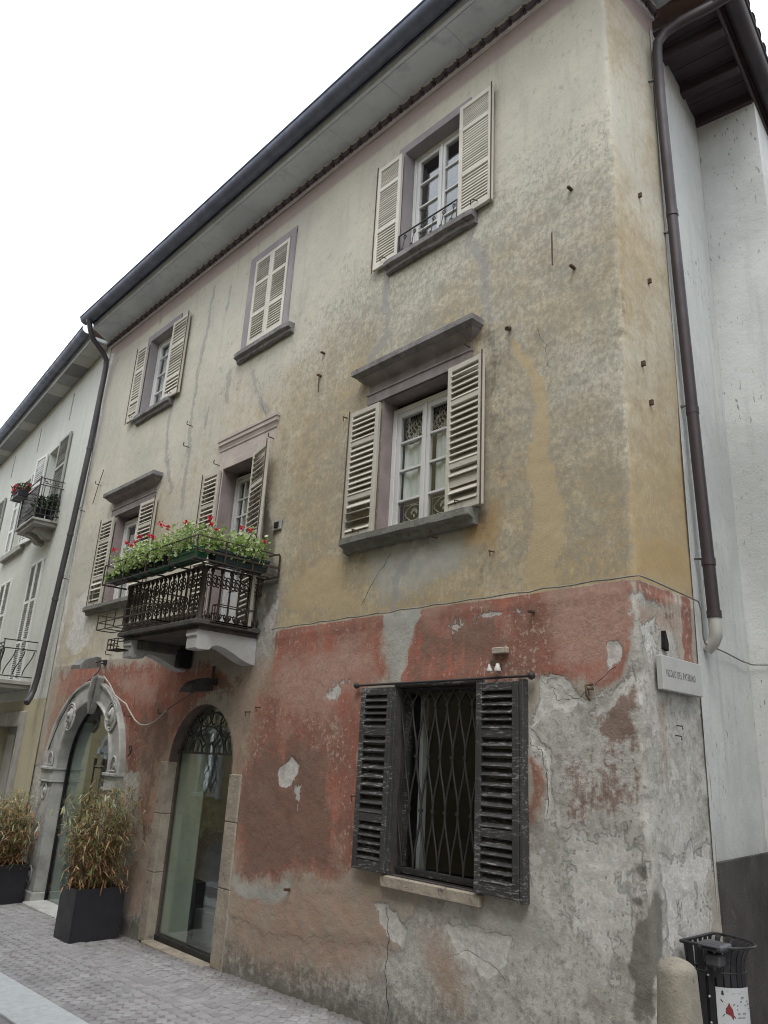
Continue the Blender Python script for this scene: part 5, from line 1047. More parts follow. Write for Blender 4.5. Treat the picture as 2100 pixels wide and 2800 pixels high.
b = MB().box(-9.6, .05, -.30, -.02, 8.275, 8.33).box(-9.6, .05, -.325, -.301, 8.26, 8.40, .004); nev = part('eaves', b, M_SOFF, NB)
xx = -9.6; tones = [simple('soffit_board_light', (.40, .40, .37), (.35, .35, .325), .9, 3, .002, obj_var=.08), simple('soffit_board_grey', (.27, .275, .27), (.235, .24, .235), .9, 3, .002, obj_var=.1), simple('soffit_board_dark', (.19, .185, .18), (.16, .155, .15), .9, 3, .002)]
seq = [0, 1, 1, 0, 1, 1, 0, 1, 1, 1, 0, 1, 2, 0, 0]; wds = [.5, .62, .55, .42, .7, .9, .5, .72, .6, .45, .6, .5, .5, .42, .62]
xx = .0
for i in range(15):
    wd = wds[::-1][i]*1.0; q = seq[::-1][i]
    part('soffit_panel', MB().box(xx-wd+.005, xx-.005, -.298, -.012, 8.262, 8.2745, .002), tones[q], nev); xx -= wd
b = MB(); vs = []; gp = [(.085*math.cos(PI+PI*q/8), .085*math.sin(PI+PI*q/8)) for q in range(9)]
for y_, z_ in gp: vs += [(-9.65, -.42+y_, 8.40+z_), (.10, -.42+y_, 8.40+z_)]
b.add(vs, [(i*2, i*2+1, i*2+3, i*2+2) for i in range(8)], True).tube([(-9.65, -.505, 8.405), (.10, -.505, 8.405)], .011, 6)
ng = part('gutter', b, M_ZINC, NB)
for i in range(12): part('bird_spike', MB().tube([(-.8-i*.75, -.44, 8.40), (-.8-i*.75, -.46, 8.50), (-.83-i*.75, -.47, 8.515)], .006, 5).blob((-.84-i*.75, -.47, 8.515), .012), M_IRON, ng)
b = MB().add([(-9.6, -.36, 8.42), (.1, -.36, 8.42), (.1, 5, 10.3), (-9.6, 5, 10.3)], [(0, 1, 2, 3)]); part('roof', b, M_TILE, NB)
# upper balcony of the neighbour
b = MB().box(-2.30, -1.16, -.42, .02, 5.36, 5.40, .006).box(-2.26, -1.20, -.38, .02, 5.30, 5.359, .006)
bal2 = part('balcony', b, M_NST, NB, label='small upper balcony crowded with dark pots and red flowers')
part('corbel', MB().prism([(.02, 5.30), (-.28, 5.30), (-.30, 5.25), (-.2, 5.22), (-.12, 5.14), (.02, 5.12)], 'x', -2.05, -1.85), M_NST, bal2); part('corbel', MB().prism([(.02, 5.30), (-.28, 5.30), (-.30, 5.25), (-.2, 5.22), (-.12, 5.14), (.02, 5.12)], 'x', -1.6, -1.4), M_NST, bal2)
fy = -.39
b = MB()
for z in (5.47, 5.58, 5.98, 6.10): b.bar((-2.28, fy, z), (-1.18, fy, z), .014); b.bar((-1.18, fy, z), (-1.18, 0, z), .014); b.bar((-2.28, fy, z), (-2.28, 0, z), .014)
for x_ in (-2.28, -1.18): b.bar((x_, fy, 5.40), (x_, fy, 6.12), .022)
part('rail', b, M_IRON, bal2)
for i in range(13): part('baluster', MB().bar((-2.2+i*.08, fy, 5.47), (-2.2+i*.08, fy, 5.98), .011), M_IRON, bal2)
for i in range(4): part('baluster', MB().bar((-1.18, fy+.08+i*.085, 5.47), (-1.18, fy+.08+i*.085, 5.98), .011), M_IRON, bal2)
for i in range(2):
    y_ = fy+.06+i*.17; part('fret', MB().bar((-1.18, y_, 6.10), (-1.18, y_, 6.05), .011).bar((-1.18, y_, 6.05), (-1.18, y_+.05, 6.05), .011).bar((-1.18, y_+.05, 6.05), (-1.18, y_+.05, 6.02), .011).bar((-1.18, y_-.02, 6.02), (-1.18, y_+.11, 6.02), .011).bar((-1.18, y_+.09, 6.10), (-1.18, y_+.09, 6.05), .011), M_IRON, bal2)
part('box_holder', MB().bar((-2.3, fy-.2, 6.0), (-1.9, fy-.2, 6.0), .012).bar((-2.3, fy-.2, 5.9), (-1.9, fy-.2, 5.9), .012).bar((-2.3, fy-.2, 5.9), (-2.3, fy, 5.9), .012).bar((-2.3, fy-.2, 6.0), (-2.3, fy, 6.0), .012).bar((-2.3, fy-.2, 5.9), (-2.3, fy-.2, 6.0), .012), M_IRON, bal2)
part('bracket', MB().tube([(-1.12, -.02, 5.46), (-1.12, -.10, 5.50), (-1.12, -.14, 5.44), (-1.12, -.12, 5.38)], .01, 6), M_IRON, bal2)
# lower balcony of the neighbour
b = MB().box(-5.2, -.90, -.52, .02, 2.66, 2.72, .006).box(-5.16, -.94, -.48, .02, 2.60, 2.659, .006)
bal3 = part('balcony', b, M_NST, NB, label='lower balcony with a wire railing of crossed hoops')
b = MB(); fy = -.49
for z, oy in ((2.76, 0), (2.80, 0), (3.18, 0), (3.22, 0), (3.33, -.13), (3.28, .0)): b.bar((-5.15, fy+oy, z), (-.93+(-oy)*.5, fy+oy, z), .017)
for z in (2.78, 3.2, 3.33): b.bar((-.94, fy-.02, z), (-.94, .0, z), .016)
for i in range(9): b.bar((-5.1+i*.52, fy, 3.20), (-5.1+i*.52, fy-.13, 3.33), .008)
for x_ in (-.94, -2.4, -3.8): b.bar((x_, fy, 2.72), (x_, fy, 3.34), .014)
part('rail', b, M_IRON, bal3)
for i in range(22):
    xa = -5.05+i*.19
    pts = [(xa+.19*(.5-.5*math.cos(PI*min(1, q/12)))*1.15, fy, 2.80+.38*(q/12)) for q in range(13)]
    part('hoop', MB().tube(pts, .009, 5), M_IRON, bal3); pts2 = [(2*xa+.2-p[0], p[1], p[2]) for p in pts]; part('hoop', MB().tube(pts2, .009, 5), M_IRON, bal3)
for i in range(3):
    y_ = fy+.06+i*.14; part('hoop', MB().tube([(-.94, y_+.12*(.5-.5*math.cos(PI*q/10)), 2.80+.38*q/10) for q in range(11)], .009, 5), M_IRON, bal3)

# ================================================================== white house up the side lane
FW = ((-2.3, 5.0, 0), rad(8))
WH = thing('white_house', 'whitewashed house in the side lane with brown timber eaves and dark plinth', 'house', (.2, 2, .2), FW)
M_WW = wallpaint('grey_whitewash', (.58, .59, .575), (.50, .51, .495), (.38, .39, .38), .8, speck=(.17, .165, .16))
M_PLI = simple('dark_roughcast', (.105, .095, .09), (.065, .06, .058), .97, 3, .025, 130, spots=((.14, .125, .115), .6))
M_BRN = simple('brown_painted_timber', (.06, .042, .05), (.044, .031, .038), .6, 5, .002, stretch=(.3, 2, 2))
M_BPIPE = simple('brown_sheet_metal', (.04, .027, .03), (.03, .021, .025), .55, 4, .001, 30, spec=.5)
b = MB()
n_ = 40
def jag(t): return .05*(fbm(np.array([t*7.0]), np.array([2.2]), 3, 77)[0]-.5)
ys_ = [-.06+1.28*i/n_ for i in range(n_+1)]
vs = [(jag(q*.7)*.25, q, .0) for q in ys_]+[(jag(q*.7+5)*.25, q, 8.06+jag(q)*1.4) for q in ys_]
b.add(vs, [(i, i+1, n_+2+i, n_+1+i) for i in range(n_)])
xs_ = [.53*i/16 for i in range(17)]; vs = [(q, 1.21, 0) for q in xs_]+[(q, 1.21, 8.04+jag(q+9)*1.2) for q in xs_]; b.add(vs, [(i, i+1, 18+i, 17+i) for i in range(16)])
b.add([(.53, 1.21, 0), (.53, 14, 0), (.53, 14, 8.04), (.53, 1.21, 8.04)], [(0, 1, 2, 3)])
part('whitewashed_wall', b, M_WW, WH)
b = MB().box(0, .022, -.02, 1.19, -.1, 1.33, .004).box(.024, .555, 1.185, 1.3, -.1, 1.325, .004).box(.531, .556, 1.301, 14, -.1, 1.32, .004); part('plinth', b, M_PLI, WH, label='dark grey roughcast plinth')
b = MB().box(-.3, .52, .03, 14, 8.10, 8.13)
wev = part('eaves', b, M_BRN, WH, label='dark brown timber eaves')
for i in range(28): part('eaves_board', MB().box(-.3, .52, .04+i*.16, .194+i*.16, 8.088, 8.0995, .002), M_BRN, wev)
for i in range(11): part('rafter', MB().box(-.05, .52, .24+i*.465, .33+i*.465, 7.985, 8.0875, .006), M_BRN, wev)
b = MB().box(.521, .545, -.05, 14, 8.0, 8.15, .004); part('fascia', b, M_BRN, WH)
b = MB(); vs = []; gp = [(.085*math.cos(PI+PI*q/8), .085*math.sin(PI+PI*q/8)) for q in range(9)]
for x_, z_ in gp: vs += [(.64+x_, -.1, 8.13+z_), (.64+x_, 14, 8.13+z_)]
b.add(vs, [(i*2, i*2+1, i*2+3, i*2+2) for i in range(8)], True).add([vs[i*2] for i in range(9)], [tuple(range(9))]).tube([(.728, -.1, 8.135), (.728, 14, 8.135)], .012, 6); part('gutter', b, M_BPIPE, WH)
b = MB().add([(.58, .0, 8.17), (.58, 14, 8.17), (-3, 14, 9.6), (-3, .0, 9.6)], [(0, 1, 2, 3)]).add([(.58, .0, 8.14), (.58, 14, 8.14), (-3, 14, 9.57), (-3, .0, 9.57)], [(0, 1, 2, 3)])
wr = part('roof', b, M_TILE, WH)
for i in range(40): inst('roof_tile', tmm, wr, (.72, .12+i*.183, 8.17), (rad(22), 0, PI/2))
# brown downpipe in the corner (world frame points turned into the frame of the white house)
RW = Matrix.Rotation(-rad(8), 3, 'Z')
def tw(p): return RW @ (Vector(p)-Vector((-2.3, 5.0, 0)))
pp = [(-1.62, 5.12, 8.06), (-1.80, 5.06, 8.00), (-2.02, 4.96, 7.93), (-2.14, 4.91, 7.87), (-2.205, 4.885, 7.78), (-2.215, 4.88, 7.66), (-2.225, 4.90, 7.2), (-2.23, 4.97, 5.6), (-2.225, 5.035, 3.9), (-2.22, 5.08, 2.84)]
b = MB().tube([tw(p) for p in pp], .042, 14)
for (p, q) in (((-2.227, 4.95, 6.05), .046), ((-2.227, 5.02, 4.35), .046), ((-2.222, 5.065, 3.22), .047), ((-2.22, 5.08, 2.86), .048)): b.tube([tw((p[0], p[1], p[2]+.03)), tw((p[0], p[1], p[2]-.02))], q, 14)
part('downpipe', b, M_BPIPE, WH, label='brown downpipe in the corner ending in a white elbow')
part('pipe_elbow', MB().tube([tw(p) for p in ((-2.22, 5.08, 2.85), (-2.22, 5.082, 2.76), (-2.225, 5.09, 2.72), (-2.25, 5.10, 2.68), (-2.30, 5.11, 2.64))], .042, 12), simple('white_plastic', (.46, .45, .41), (.40, .39, .355), .5, 6, 0), WH)
for z_, y_ in ((7.4, 4.90), (5.9, 4.965), (4.4, 5.02), (3.25, 5.065)): part('pipe_clip', MB().bar(tw((-2.235, y_, z_)), tw((-2.32, y_-.05, z_)), .012), M_IRON, WH)
part('iron_tie', MB().tube([(.50, 1.19, 5.95), (.50, 1.185, 5.5), (.50, 1.19, 5.05)], .014, 6).blob((.505, 1.19, 5.48), (.03, .02, .03), 1), M_RUST, WH)

# ================================================================== house across the street (seen mirrored in the glass)
FO = ((0, -1.2, 0), PI)
OP = thing('yellow_house', 'yellow block jointed house across the street, mirrored in the shop glass', 'house', (0, 0, .2), FO)
M_OY = wallpaint('yellow_plaster', (.42, .35, .20), (.39, .325, .19), (.35, .30, .19), 1.0)
wins = [(15.85, 16.75, .95, 2.25), (10.9, 11.8, 1.0, 2.25), (5.6, 6.5, 1.1, 2.4), (21.0, 21.9, .8, 2.2)]
ups = [(a, e, 6.2, 7.5) for a, e, _, _ in wins]+[(a, e, 3.6, 4.9) for a, e, _, _ in wins]+[(.6, 1.5, 3.6, 4.9), (-4.4, -3.5, 3.6, 4.9), (-4.4, -3.5, 1.2, 2.5), (26, 26.9, 3.6, 4.9)]
zz_ = .22
b = holed(-8, 34, .21, 8.4, wins+ups, 0, .15); part('plaster_wall', b, M_OY, OP)
part('plinth', MB().box(-8, 34, -.04, .05, -1.0, .17, .005).box(-8, 34, -.06, .05, .171, .209, .005), M_NST, OP)
M_GRV = simple('block_joint_mortar', (.22, .17, .10), None, .95, 8, 0)  # darker mortar colour of the block joints
for k in range(15): part('block_joint', MB().box(-8, 34, -.004, .0, .52+k*.37, .528+k*.37), M_GRV, OP)
for (a, e, z0, z1) in wins+ups:
    fr = MB().box(a-.12, a-.001, -.03, .04, z0-.02, z1+.12, .006).box(e+.001, e+.12, -.03, .04, z0-.02, z1+.12, .006).box(a-.001, e+.001, -.028, .04, z1, z1+.12, .006).box(a-.16, e+.16, -.07, .04, z0-.10, z0-.021, .006)
    wf = part('window', fr, M_FRAME, OP); part('pane', MB().box(a, e, .1, .11, z0, z1), M_GLASS, wf); part('backing', MB().box(a-.05, e+.05, .3, .32, z0-.05, z1+.05), M_DARKROOM, wf)
    sf = MB().box((a+e)/2-.03, (a+e)/2+.03, .08, .098, z0, z1).box(a, a+.05, .08, .098, z0, z1).box(e-.05, e, .08, .098, z0, z1); part('sash', sf, M_FRAME, wf)
    if z0 < 2:
        for i in range(5):
            for s_ in (-1, 1): part('grille_bar', MB().tube([(a+(e-a)*(i+.5)/5+s_*.09*math.cos(q*PI/6), .05, z0+(z1-z0)*q/24) for q in range(25)], .008, 5), M_IRON, wf)
part('eaves', MB().box(-8.2, 34.2, -.45, .1, 8.40, 8.52, .01), M_BRN, OP)
b = MB().add([(-8.2, -.5, 8.52), (34.2, -.5, 8.52), (34.2, 5, 10.2), (-8.2, 5, 10.2)], [(0, 1, 2, 3)]); part('roof', b, M_TILE, OP)
LH = thing('lane_shade_house', 'plain plastered house across the lane, out of view, added to shade the side walls', 'house', (0, 0, .25), ((1.3, 4.3, 0), 0))  # unseen house, added to darken the side wall and the white house
part('plaster_wall', MB().box(0, 6, 0, 12, -.2, 7.6), M_NW, LH); part('roof', MB().prism([(-.5, 7.6), (6.5, 7.6), (3, 9.4)], 'y', -.4, 12.4), M_TILE, LH)
part('wall_plate', MB().box(21.95-.0, 22.45, -.03, .01, 1.62, 1.80, .004), simple('white_enamel', (.62, .64, .64), None, .5, 5, 0), OP)
# ================================================================== balcony of the old house
M_BALC = simple('blackened_balcony_stone', (.115, .105, .095), (.065, .06, .055), .9, 7, .006, 40, spots=((.20, .19, .17), .63))
M_CORB = simple('whitewashed_corbel', (.46, .46, .45), (.38, .38, .37), .85, 5, .004, 40, spots=((.26, .25, .24), .66))
M_CAST = simple('rusty_black_cast_iron', (.03, .024, .021), (.055, .036, .027), .62, 16, .002, 90, spec=.4)
BX0, BX1, BY = -8.00, -6.32, 3.50
b = MB(); n_ = 16; prof = [(.02, 2.895), (.05, 2.90), (.06, 2.93), (.02, 2.94), (.0, 2.945), (.0, 2.975), (.012, 2.99)]
vs = []
for ins, z in prof: vs += [(BX0+ins, HY+.02, z), (BX0+ins, BY+ins, z), (BX1-ins, BY+ins, z), (BX1-ins, HY+.02, z)]
b.add(vs, [(i*4+k, i*4+k+1, (i+1)*4+k+1, (i+1)*4+k) for i in range(len(prof)-1) for k in range(3)]).add(vs[:4], [(0, 1, 2, 3)]).add(vs[-4:], [(0, 1, 2, 3)])
bal = part('balcony', b, M_BALC, HOUSE, label='blackened stone balcony on two scrolled corbels')
cprof = [(4.22, 2.894), (3.54, 2.894), (3.535, 2.84), (3.55, 2.83), (3.55, 2.725), (3.57, 2.715), (3.69, 2.72), (3.72, 2.755), (3.76, 2.77)]+[(3.76+.46*q/8, 2.77-.135*(.5-.5*math.cos(PI*q/8))) for q in range(1, 9)]+[(4.22, 2.63)]
for xa in (-6.56, -7.90):
    part('corbel', MB().prism(cprof, 'x', xa, xa+.19), M_CORB, bal)
part('iron_beam', MB().box(-7.70, -7.63, 3.6, 4.2, 2.80, 2.893, .004), M_BALC, bal)
part('black_box', MB().box(-7.66, -7.57, 4.04, 4.19, 2.66, 2.85, .006), simple('black_plastic', (.018, .018, .02), None, .6, 6, 0), HOUSE)
# cast iron balusters, two patterns
def baluster(kind):
    b = MB(); H = .50
    b.lathe((0, 0, 0), [(.026, 0), (.026, .015), (.016, .022), (.03, .04), (.024, .06), (.011, .075), (.0105, .20), (.013, .205), (.0105, .21), (.009, .33), (.014, .345), (.009, .36), (.009, .46), (.02, .475), (.02, .49), (.012, H)], 8)
    for s_ in (-1, 1): b.tube([(s_*.012, 0, .02), (s_*.036, 0, .045), (s_*.042, 0, .072), (s_*.032, 0, .085), (s_*.026, 0, .07)], [.008, .008, .007, .006, .004], 5)
    zc = .375 if kind == 0 else .17
    for s_ in (-1, 1):
        for k, (dz, rr) in enumerate(((.05, .018), (.012, .024), (-.03, .018))):
            b.tube([(s_*(.014+rr+rr*math.cos(a)), 0, zc+dz+rr*.9*math.sin(a)) for a in [PI+PI*1.7*q/9*s_*1.0 for q in range(10)]], .0065, 5)
    b.blob((0, 0, zc), (.016, .014, .05)).blob((0, 0, zc+.075), (.013, .013, .016)).blob((0, 0, zc-.065), (.013, .013, .014))
    return b.mesh('baluster', M_CAST)
bal_m = [baluster(0), baluster(1)]
ZR = 2.985
nf = 17
for i in range(nf): inst('baluster', bal_m[i % 2], bal, (BX0+.10+i*(BX1-BX0-.20)/(nf-1), BY+.05, ZR))
for xx in (BX1-.05, BX0+.05):
    for i in range(6): inst('baluster', bal_m[0], bal, (xx, BY+.13+i*.105, ZR), (0, 0, PI/2))
for xx in (BX0+.05, BX1-.05):
    b = MB().lathe((xx, BY+.05, ZR), [(.035, 0), (.035, .03), (.024, .04), (.027, .2), (.02, .22), (.03, .30), (.022, .33), (.022, .46), (.034, .47), (.034, .51)], 10)
    part('newel', b, M_CAST, bal)
b = MB()
for z, w_ in ((2.992, .03), (3.495, .04)):
    b.bar((BX0+.05, BY+.05, z), (BX1-.05, BY+.05, z), w_, .014)
    for xx in (BX0+.05, BX1-.05): b.bar((xx, BY+.05, z), (xx, HY, z), w_, .014)
part('rail', b, M_CAST, bal)
# wire trays that carry the flower boxes: front and right side
TX0, TX1, TY = -8.06, -6.08, 3.27
b = MB()
for z in (3.475, 3.69): b.bar((TX0, TY, z), (TX1, TY, z), .009, .009); b.bar((TX0, TY, z), (TX0, BY+.05, z), .009); b.bar((TX1, TY, z), (TX1, HY-.01, z), .009)
for z in (3.56,): b.bar((TX1, TY, z), (TX1, HY-.01, z), .012, .02)
b.bar((TX0, TY+.11, 3.475), (TX1, TY+.11, 3.475), .016, .008); b.bar((TX1-.11, TY, 3.475), (TX1-.11, HY-.05, 3.475), .016, .008)
for i in range(5):
    xx = TX0+(TX1-TX0)*i/4
    b.bar((xx, TY, 3.475), (xx, TY, 3.69), .012); b.bar((xx, TY, 3.475), (xx, BY+.05, 3.48), .014)
for i in range(1, 4):
    yy = TY+(HY-TY)*i/3.05; b.bar((TX1, yy, 3.475), (TX1, yy, 3.69), .014); b.bar((TX1, yy, 3.475), (BX1-.05, yy, 3.48), .014)
b.bar((TX1+.05, HY-.06, 3.685), (TX1-.3, HY-.06, 3.70), .012)
part('flower_tray', b, M_CAST, bal)
# empty wire racks at the foot of the railing
def rack(x0, x1, y0, y1, z0, z1, nx):
    b = MB(); r = .0045
    for z in (z0, z1): b.bar((x0, y0, z), (x1, y0, z), r*2).bar((x0, y1, z), (x1, y1, z), r*2).bar((x0, y0, z), (x0, y1, z), r*2).bar((x1, y0, z), (x1, y1, z), r*2)
    zm = (z0+z1)/2; b.bar((x0, y0, zm), (x1, y0, zm), r*2).bar((x0, y0, zm), (x0, y1, zm), r*2)
    for i in range(nx+1):
        x_ = x0+(x1-x0)*i/nx; b.bar((x_, y0, z0), (x_, y0, z1), r*2).bar((x_, y0, z0), (x_, y1, z0), r*2)
    return b
solo('wire_rack', rack(-8.16, -6.9, 3.33, 3.51, 3.00, 3.16, 6), M_CAST, 'empty thin wire flower rack hung outside the balusters at the balcony foot', 'wire rack')
solo('wire_rack', rack(-8.02, -7.78, 3.42, 3.55, 2.79, 2.90, 3), M_CAST, 'small wire basket hanging below the left end of the balcony slab', 'wire rack')
solo('wire_rack', rack(-6.28, -6.19, 3.62, 4.02, 2.96, 3.12, 2), M_CAST, 'bent wire rack hung on the right flank of the balcony', 'wire rack')

# ------------------------------------------------------------------ plants
def leaf_quad(b, p, L, W, az, el, fold=.25, droop=.0):
    d = Vector((math.cos(az)*math.cos(el), math.sin(az)*math.cos(el), math.sin(el))); s_ = Vector((-math.sin(az), math.cos(az), 0)); u = s_.cross(d)*-1
    P = Vector(p); m1 = P+d*L*.45+u*fold*W; t_ = P+d*L-Vector((0, 0, droop*L))
    b.add([P, P+d*L*.45+s_*W*.5, t_, P+d*L*.45-s_*W*.5, m1-u*fold*W*1.6], [(0, 1, 4), (1, 2, 4), (2, 3, 4), (3, 0, 4)])
def round_leaf(b, p, r, nrm):
    n = Vector(nrm).normalized(); u = n.orthogonal().normalized(); v = n.cross(u); P = Vector(p); k = 6; ph = random.random()*6
    rim = [P+(u*math.cos(ph+2*PI*q/k)+v*math.sin(ph+2*PI*q/k))*r*random.uniform(.8, 1.1)+n*r*.25 for q in range(k)]
    b.add([P]+rim, [(0, 1+q, 1+(q+1) % k) for q in range(k)])
M_GER = leafmat('geranium_leaf', [(0, (.16, .25, .06)), (.35, (.26, .37, .11)), (.7, (.36, .46, .17)), (.92, (.46, .53, .27)), (1, (.56, .60, .42))], .5, .45)
M_GERD = leafmat('dark_leaf', [(0, (.02, .035, .015)), (.5, (.035, .06, .025)), (.85, (.05, .085, .035)), (1, (.09, .12, .05))], .6, .25)
M_REDF = leafmat('red_petal', [(0, (.55, .012, .03)), (.6, (.68, .02, .06)), (1, (.75, .05, .12))], .5, .3)
M_WHF = leafmat('white_petal', [(0, (.7, .72, .66)), (1, (.78, .8, .76))], .5, .3)
M_STEM = simple('green_stem', (.14, .2, .06), (.18, .14, .07), .7, 8, 0)
M_PGRN = simple('green_plastic_trough', (.012, .085, .045), (.009, .055, .033), .45, 7, .001, spec=.4)
M_PDRK = simple('dark_green_plastic', (.012, .03, .03), (.010, .02, .022), .5, 7, .001, spec=.4)
M_PBLK = simple('black_plastic_pot', (.013, .015, .022), (.010, .011, .015), .5, 7, .001, spec=.4)
def plant(root, c, rx, ry, h, nl, blooms, lr=.022, white=10, tall=()):
    """bushy bedding plant: stems, leaves in clumps with gaps, flower heads"""
    st = MB(); lf = MB(); rd = MB(); wh = MB(); x, y, z = c
    clumps = []
    for k in range(max(5, int(nl/22))):
        a = random.random()*2*PI; q = math.sqrt(random.random()); hh = h*(random.uniform(.15, 1.0)**1.2)*(1-.35*q)
        px_, py_ = x+rx*q*math.cos(a), y+ry*q*math.sin(a); clumps.append((px_, py_, z+hh))
        st.tube([(x+(px_-x)*.5, y+(py_-y)*.4, z-.02), (x+(px_-x)*.85, y+(py_-y)*.8, z+hh*.6), (px_, py_, z+hh)], .0022, 4, caps=False)
    for k in range(int(nl*.8)):
        cl = random.choice(clumps); g_ = random.gauss
        p = (cl[0]+g_(0, .045), cl[1]+g_(0, .045), max(z-.04, cl[2]+g_(0, .05)))
        round_leaf(lf, p, lr*random.uniform(.45, 1.0), (g_(0, .8), g_(0, .8)-.3, abs(g_(.5, .5))+.1))
    for k in range(int(nl*.14)):       # trailing strands over the rim
        a = random.random()*2*PI; p = (x+rx*1.05*math.cos(a), y+ry*1.1*math.sin(a), z-random.random()*.07)
        round_leaf(lf, p, lr*random.uniform(.5, .9), (random.gauss(0, 1), random.gauss(-.5, 1), random.gauss(.3, .5)))
    for (dx, dy, dz) in blooms:
        dz += .04; p = Vector((x+dx, y+dy-.03, z+dz)); st.tube([(x+dx*.6, y+dy*.6, z+.03), (x+dx*.85, y+dy*.9, z+dz*.6), p], .002, 4, caps=False)
        for q in range(20): round_leaf(rd, p+Vector((random.gauss(0, .011), random.gauss(0, .011), random.gauss(0, .010))),   .0115, (random.gauss(0, 1), random.gauss(-.6, 1), random.gauss(.4, 1)))
    for (dx, dy, dz) in tall:
        p = Vector((x+dx, y+dy, z+dz)); st.tube([(x+dx*.4, y+dy*.5, z), (x+dx*.8, y+dy*.8, z+dz*.6), p], .0018, 4, caps=False)
        for q in range(7):
            t_ = random.random(); round_leaf(lf, (x+dx*(.5+.5*t_)+random.gauss(0, .012), y+dy*(.5+.5*t_)+random.gauss(0, .012), z+dz*(.3+.7*t_)), lr*.6, (random.gauss(0, 1), random.gauss(-.4, 1), random.gauss(.5, .6)))
    for q in range(white):
        cl = random.choice(clumps); round_leaf(wh, (cl[0]+random.gauss(0, .04), cl[1]-.02+random.gauss(0, .04), cl[2]+random.gauss(.01, .03)), .009, (random.gauss(0, .6), -1, random.gauss(.5, .5)))
    part('stems', st, M_STEM, root, kind='stuff'); part('foliage', lf, M_GER, root, kind='stuff')
    if rd.v: part('red_bloom', rd, M_REDF, root, kind='stuff')
    if wh.v: part('white_bloom', wh, M_WHF, root, kind='stuff')
def trough(root, x0, x1, y0, y1, z0, z1, mat):
    b = MB(); t_ = .012; f = .014
    lo = [(x0+f, y0+f), (x1-f, y0+f), (x1-f, y1-f), (x0+f, y1-f)]; hi = [(x0, y0), (x1, y0), (x1, y1), (x0, y1)]
    vs = [(a, c, z0) for a, c in lo]+[(a, c, z1) for a, c in hi]; b.add(vs, [(3, 2, 1, 0)]+[(k, (k+1) % 4, 4+(k+1) % 4, 4+k) for k in range(4)])
    b.box(x0-.006, x1+.006, y0-.006, y0+.006, z1-.022, z1+.003).box(x0-.006, x1+.006, y1-.006, y1+.006, z1-.022, z1+.003).box(x0-.006, x0+.006, y0+.007, y1-.007, z1-.022, z1+.003).box(x1-.006, x1+.006, y0+.007, y1-.007, z1-.022, z1+.003)
    b.box(x0+.005, x1-.005, y0-.001, y0+.004, z0+(z1-z0)*.48, z0+(z1-z0)*.53)
    part('planter', b, mat, root)
    part('soil', MB().box(x0+.01, x1-.01, y0+.01, y1-.01, z1-.03, z1-.02), simple('potting_soil', (.03, .022, .016), None, .95, 20, 0), root)
GRP = 'flower containers hung along the balcony railing'
def box_thing(name, lab, x0, x1, y0, y1, z0, z1, mat, pl):
    r = thing(name, lab, 'flower box', ((x0+x1)/2, (y0+y1)/2, z0), group=GRP); trough(r, x0, x1, y0, y1, z0, z1, mat)
    for p in pl: plant(r, (p[0], p[1], z1), *p[2:-1], **p[-1])
    return r
box_thing('flower_box', 'bright green trough at the balcony corner under the tallest pale foliage', -6.66, -6.18, 3.30, 3.455, 3.495, 3.62, M_PGRN,
    [(-6.54, 3.40, .19, .12, .27, 420, [(-.12, .05, .30)], dict(white=26, tall=[(.1, 0, .27), (0, .03, .31), (-.1, .05, .28), (.15, 0, .24)])), (-6.3, 3.40, .17, .12, .23, 360, [(.03, .1, .27)], dict(white=30, tall=[(.08, 0, .24), (-.03, .03, .25)]))])
box_thing('flower_box', 'long dark trough on the right flank of the balcony with red geraniums', -6.25, -6.10, 3.48, 4.08, 3.495, 3.61, M_PDRK,
    [(-6.19, 3.60, .12, .16, .20, 300, [(-.04, -.1, .22), (-.02, -.06, .17)], dict(lr=.027, white=2)), (-6.18, 3.88, .12, .18, .24, 380, [(.02, .02, .24), (.0, -.08, .25), (.02, .18, .16)], dict(lr=.027, white=2, tall=[(.06, .2, .2), (.05, .26, .15)]))])
box_thing('flower_box', 'short grey green trough at the far left end of the balcony', -8.04, -7.70, 3.30, 3.45, 3.495, 3.60, M_PDRK,
    [(-7.95, 3.38, .15, .11, .20, 280, [(-.14, .0, .26), (.05, .05, .31)], dict(white=20)), (-7.77, 3.38, .13, .11, .19, 260, [(.06, .03, .24)], dict(white=22))])
pots = [(-7.56, .062, 'black pot with red geranium beside the left trough', 0, [(.02, .02, .29), (-.05, .0, .24)], 0), (-7.38, .066, 'black pot in the middle of the row over a wide green saucer', 1, [(.03, .03, .27), (.1, .04, .24)], 0),
        (-7.19, .07, 'tallest black pot in the row with a blue band', 1, [(.04, .05, .33)], .03), (-7.0, .072, 'black pot beside the bright green trough, pale saucer showing', 1, [(.0, .06, .3)], .01), (-6.82, .07, 'squat dark pot tucked against the bright green trough', 1, [], 0)]
for (x, r_, lab, sau, bl, up_) in pots:
    r = thing('flower_pot', lab, 'flower pot', (x, 3.385, 3.48), group=GRP)
    z0 = 3.492; b = MB().lathe((x, 3.385, z0+.012), [(r_*.72, 0), (r_*.95, .10+up_), (r_*1.06, .101+up_), (r_*1.06, .125+up_), (r_*.98, .126+up_), (r_*.9, .10+up_)], 16); part('pot', b, M_PBLK, r)
    part('saucer', MB().lathe((x, 3.37, z0-.012), [(r_*.85, 0), (r_*1.28, .022), (r_*1.32, .026), (r_*1.22, .024), (r_*.9, .006)], 18), M_PGRN if sau else M_PDRK, r)
    plant(r, (x, 3.385, z0+.13+up_), .13, .11, .20+.03*random.random(), 300, bl, white=20, tall=[(.06, .0, .22), (-.07, .03, .2)])

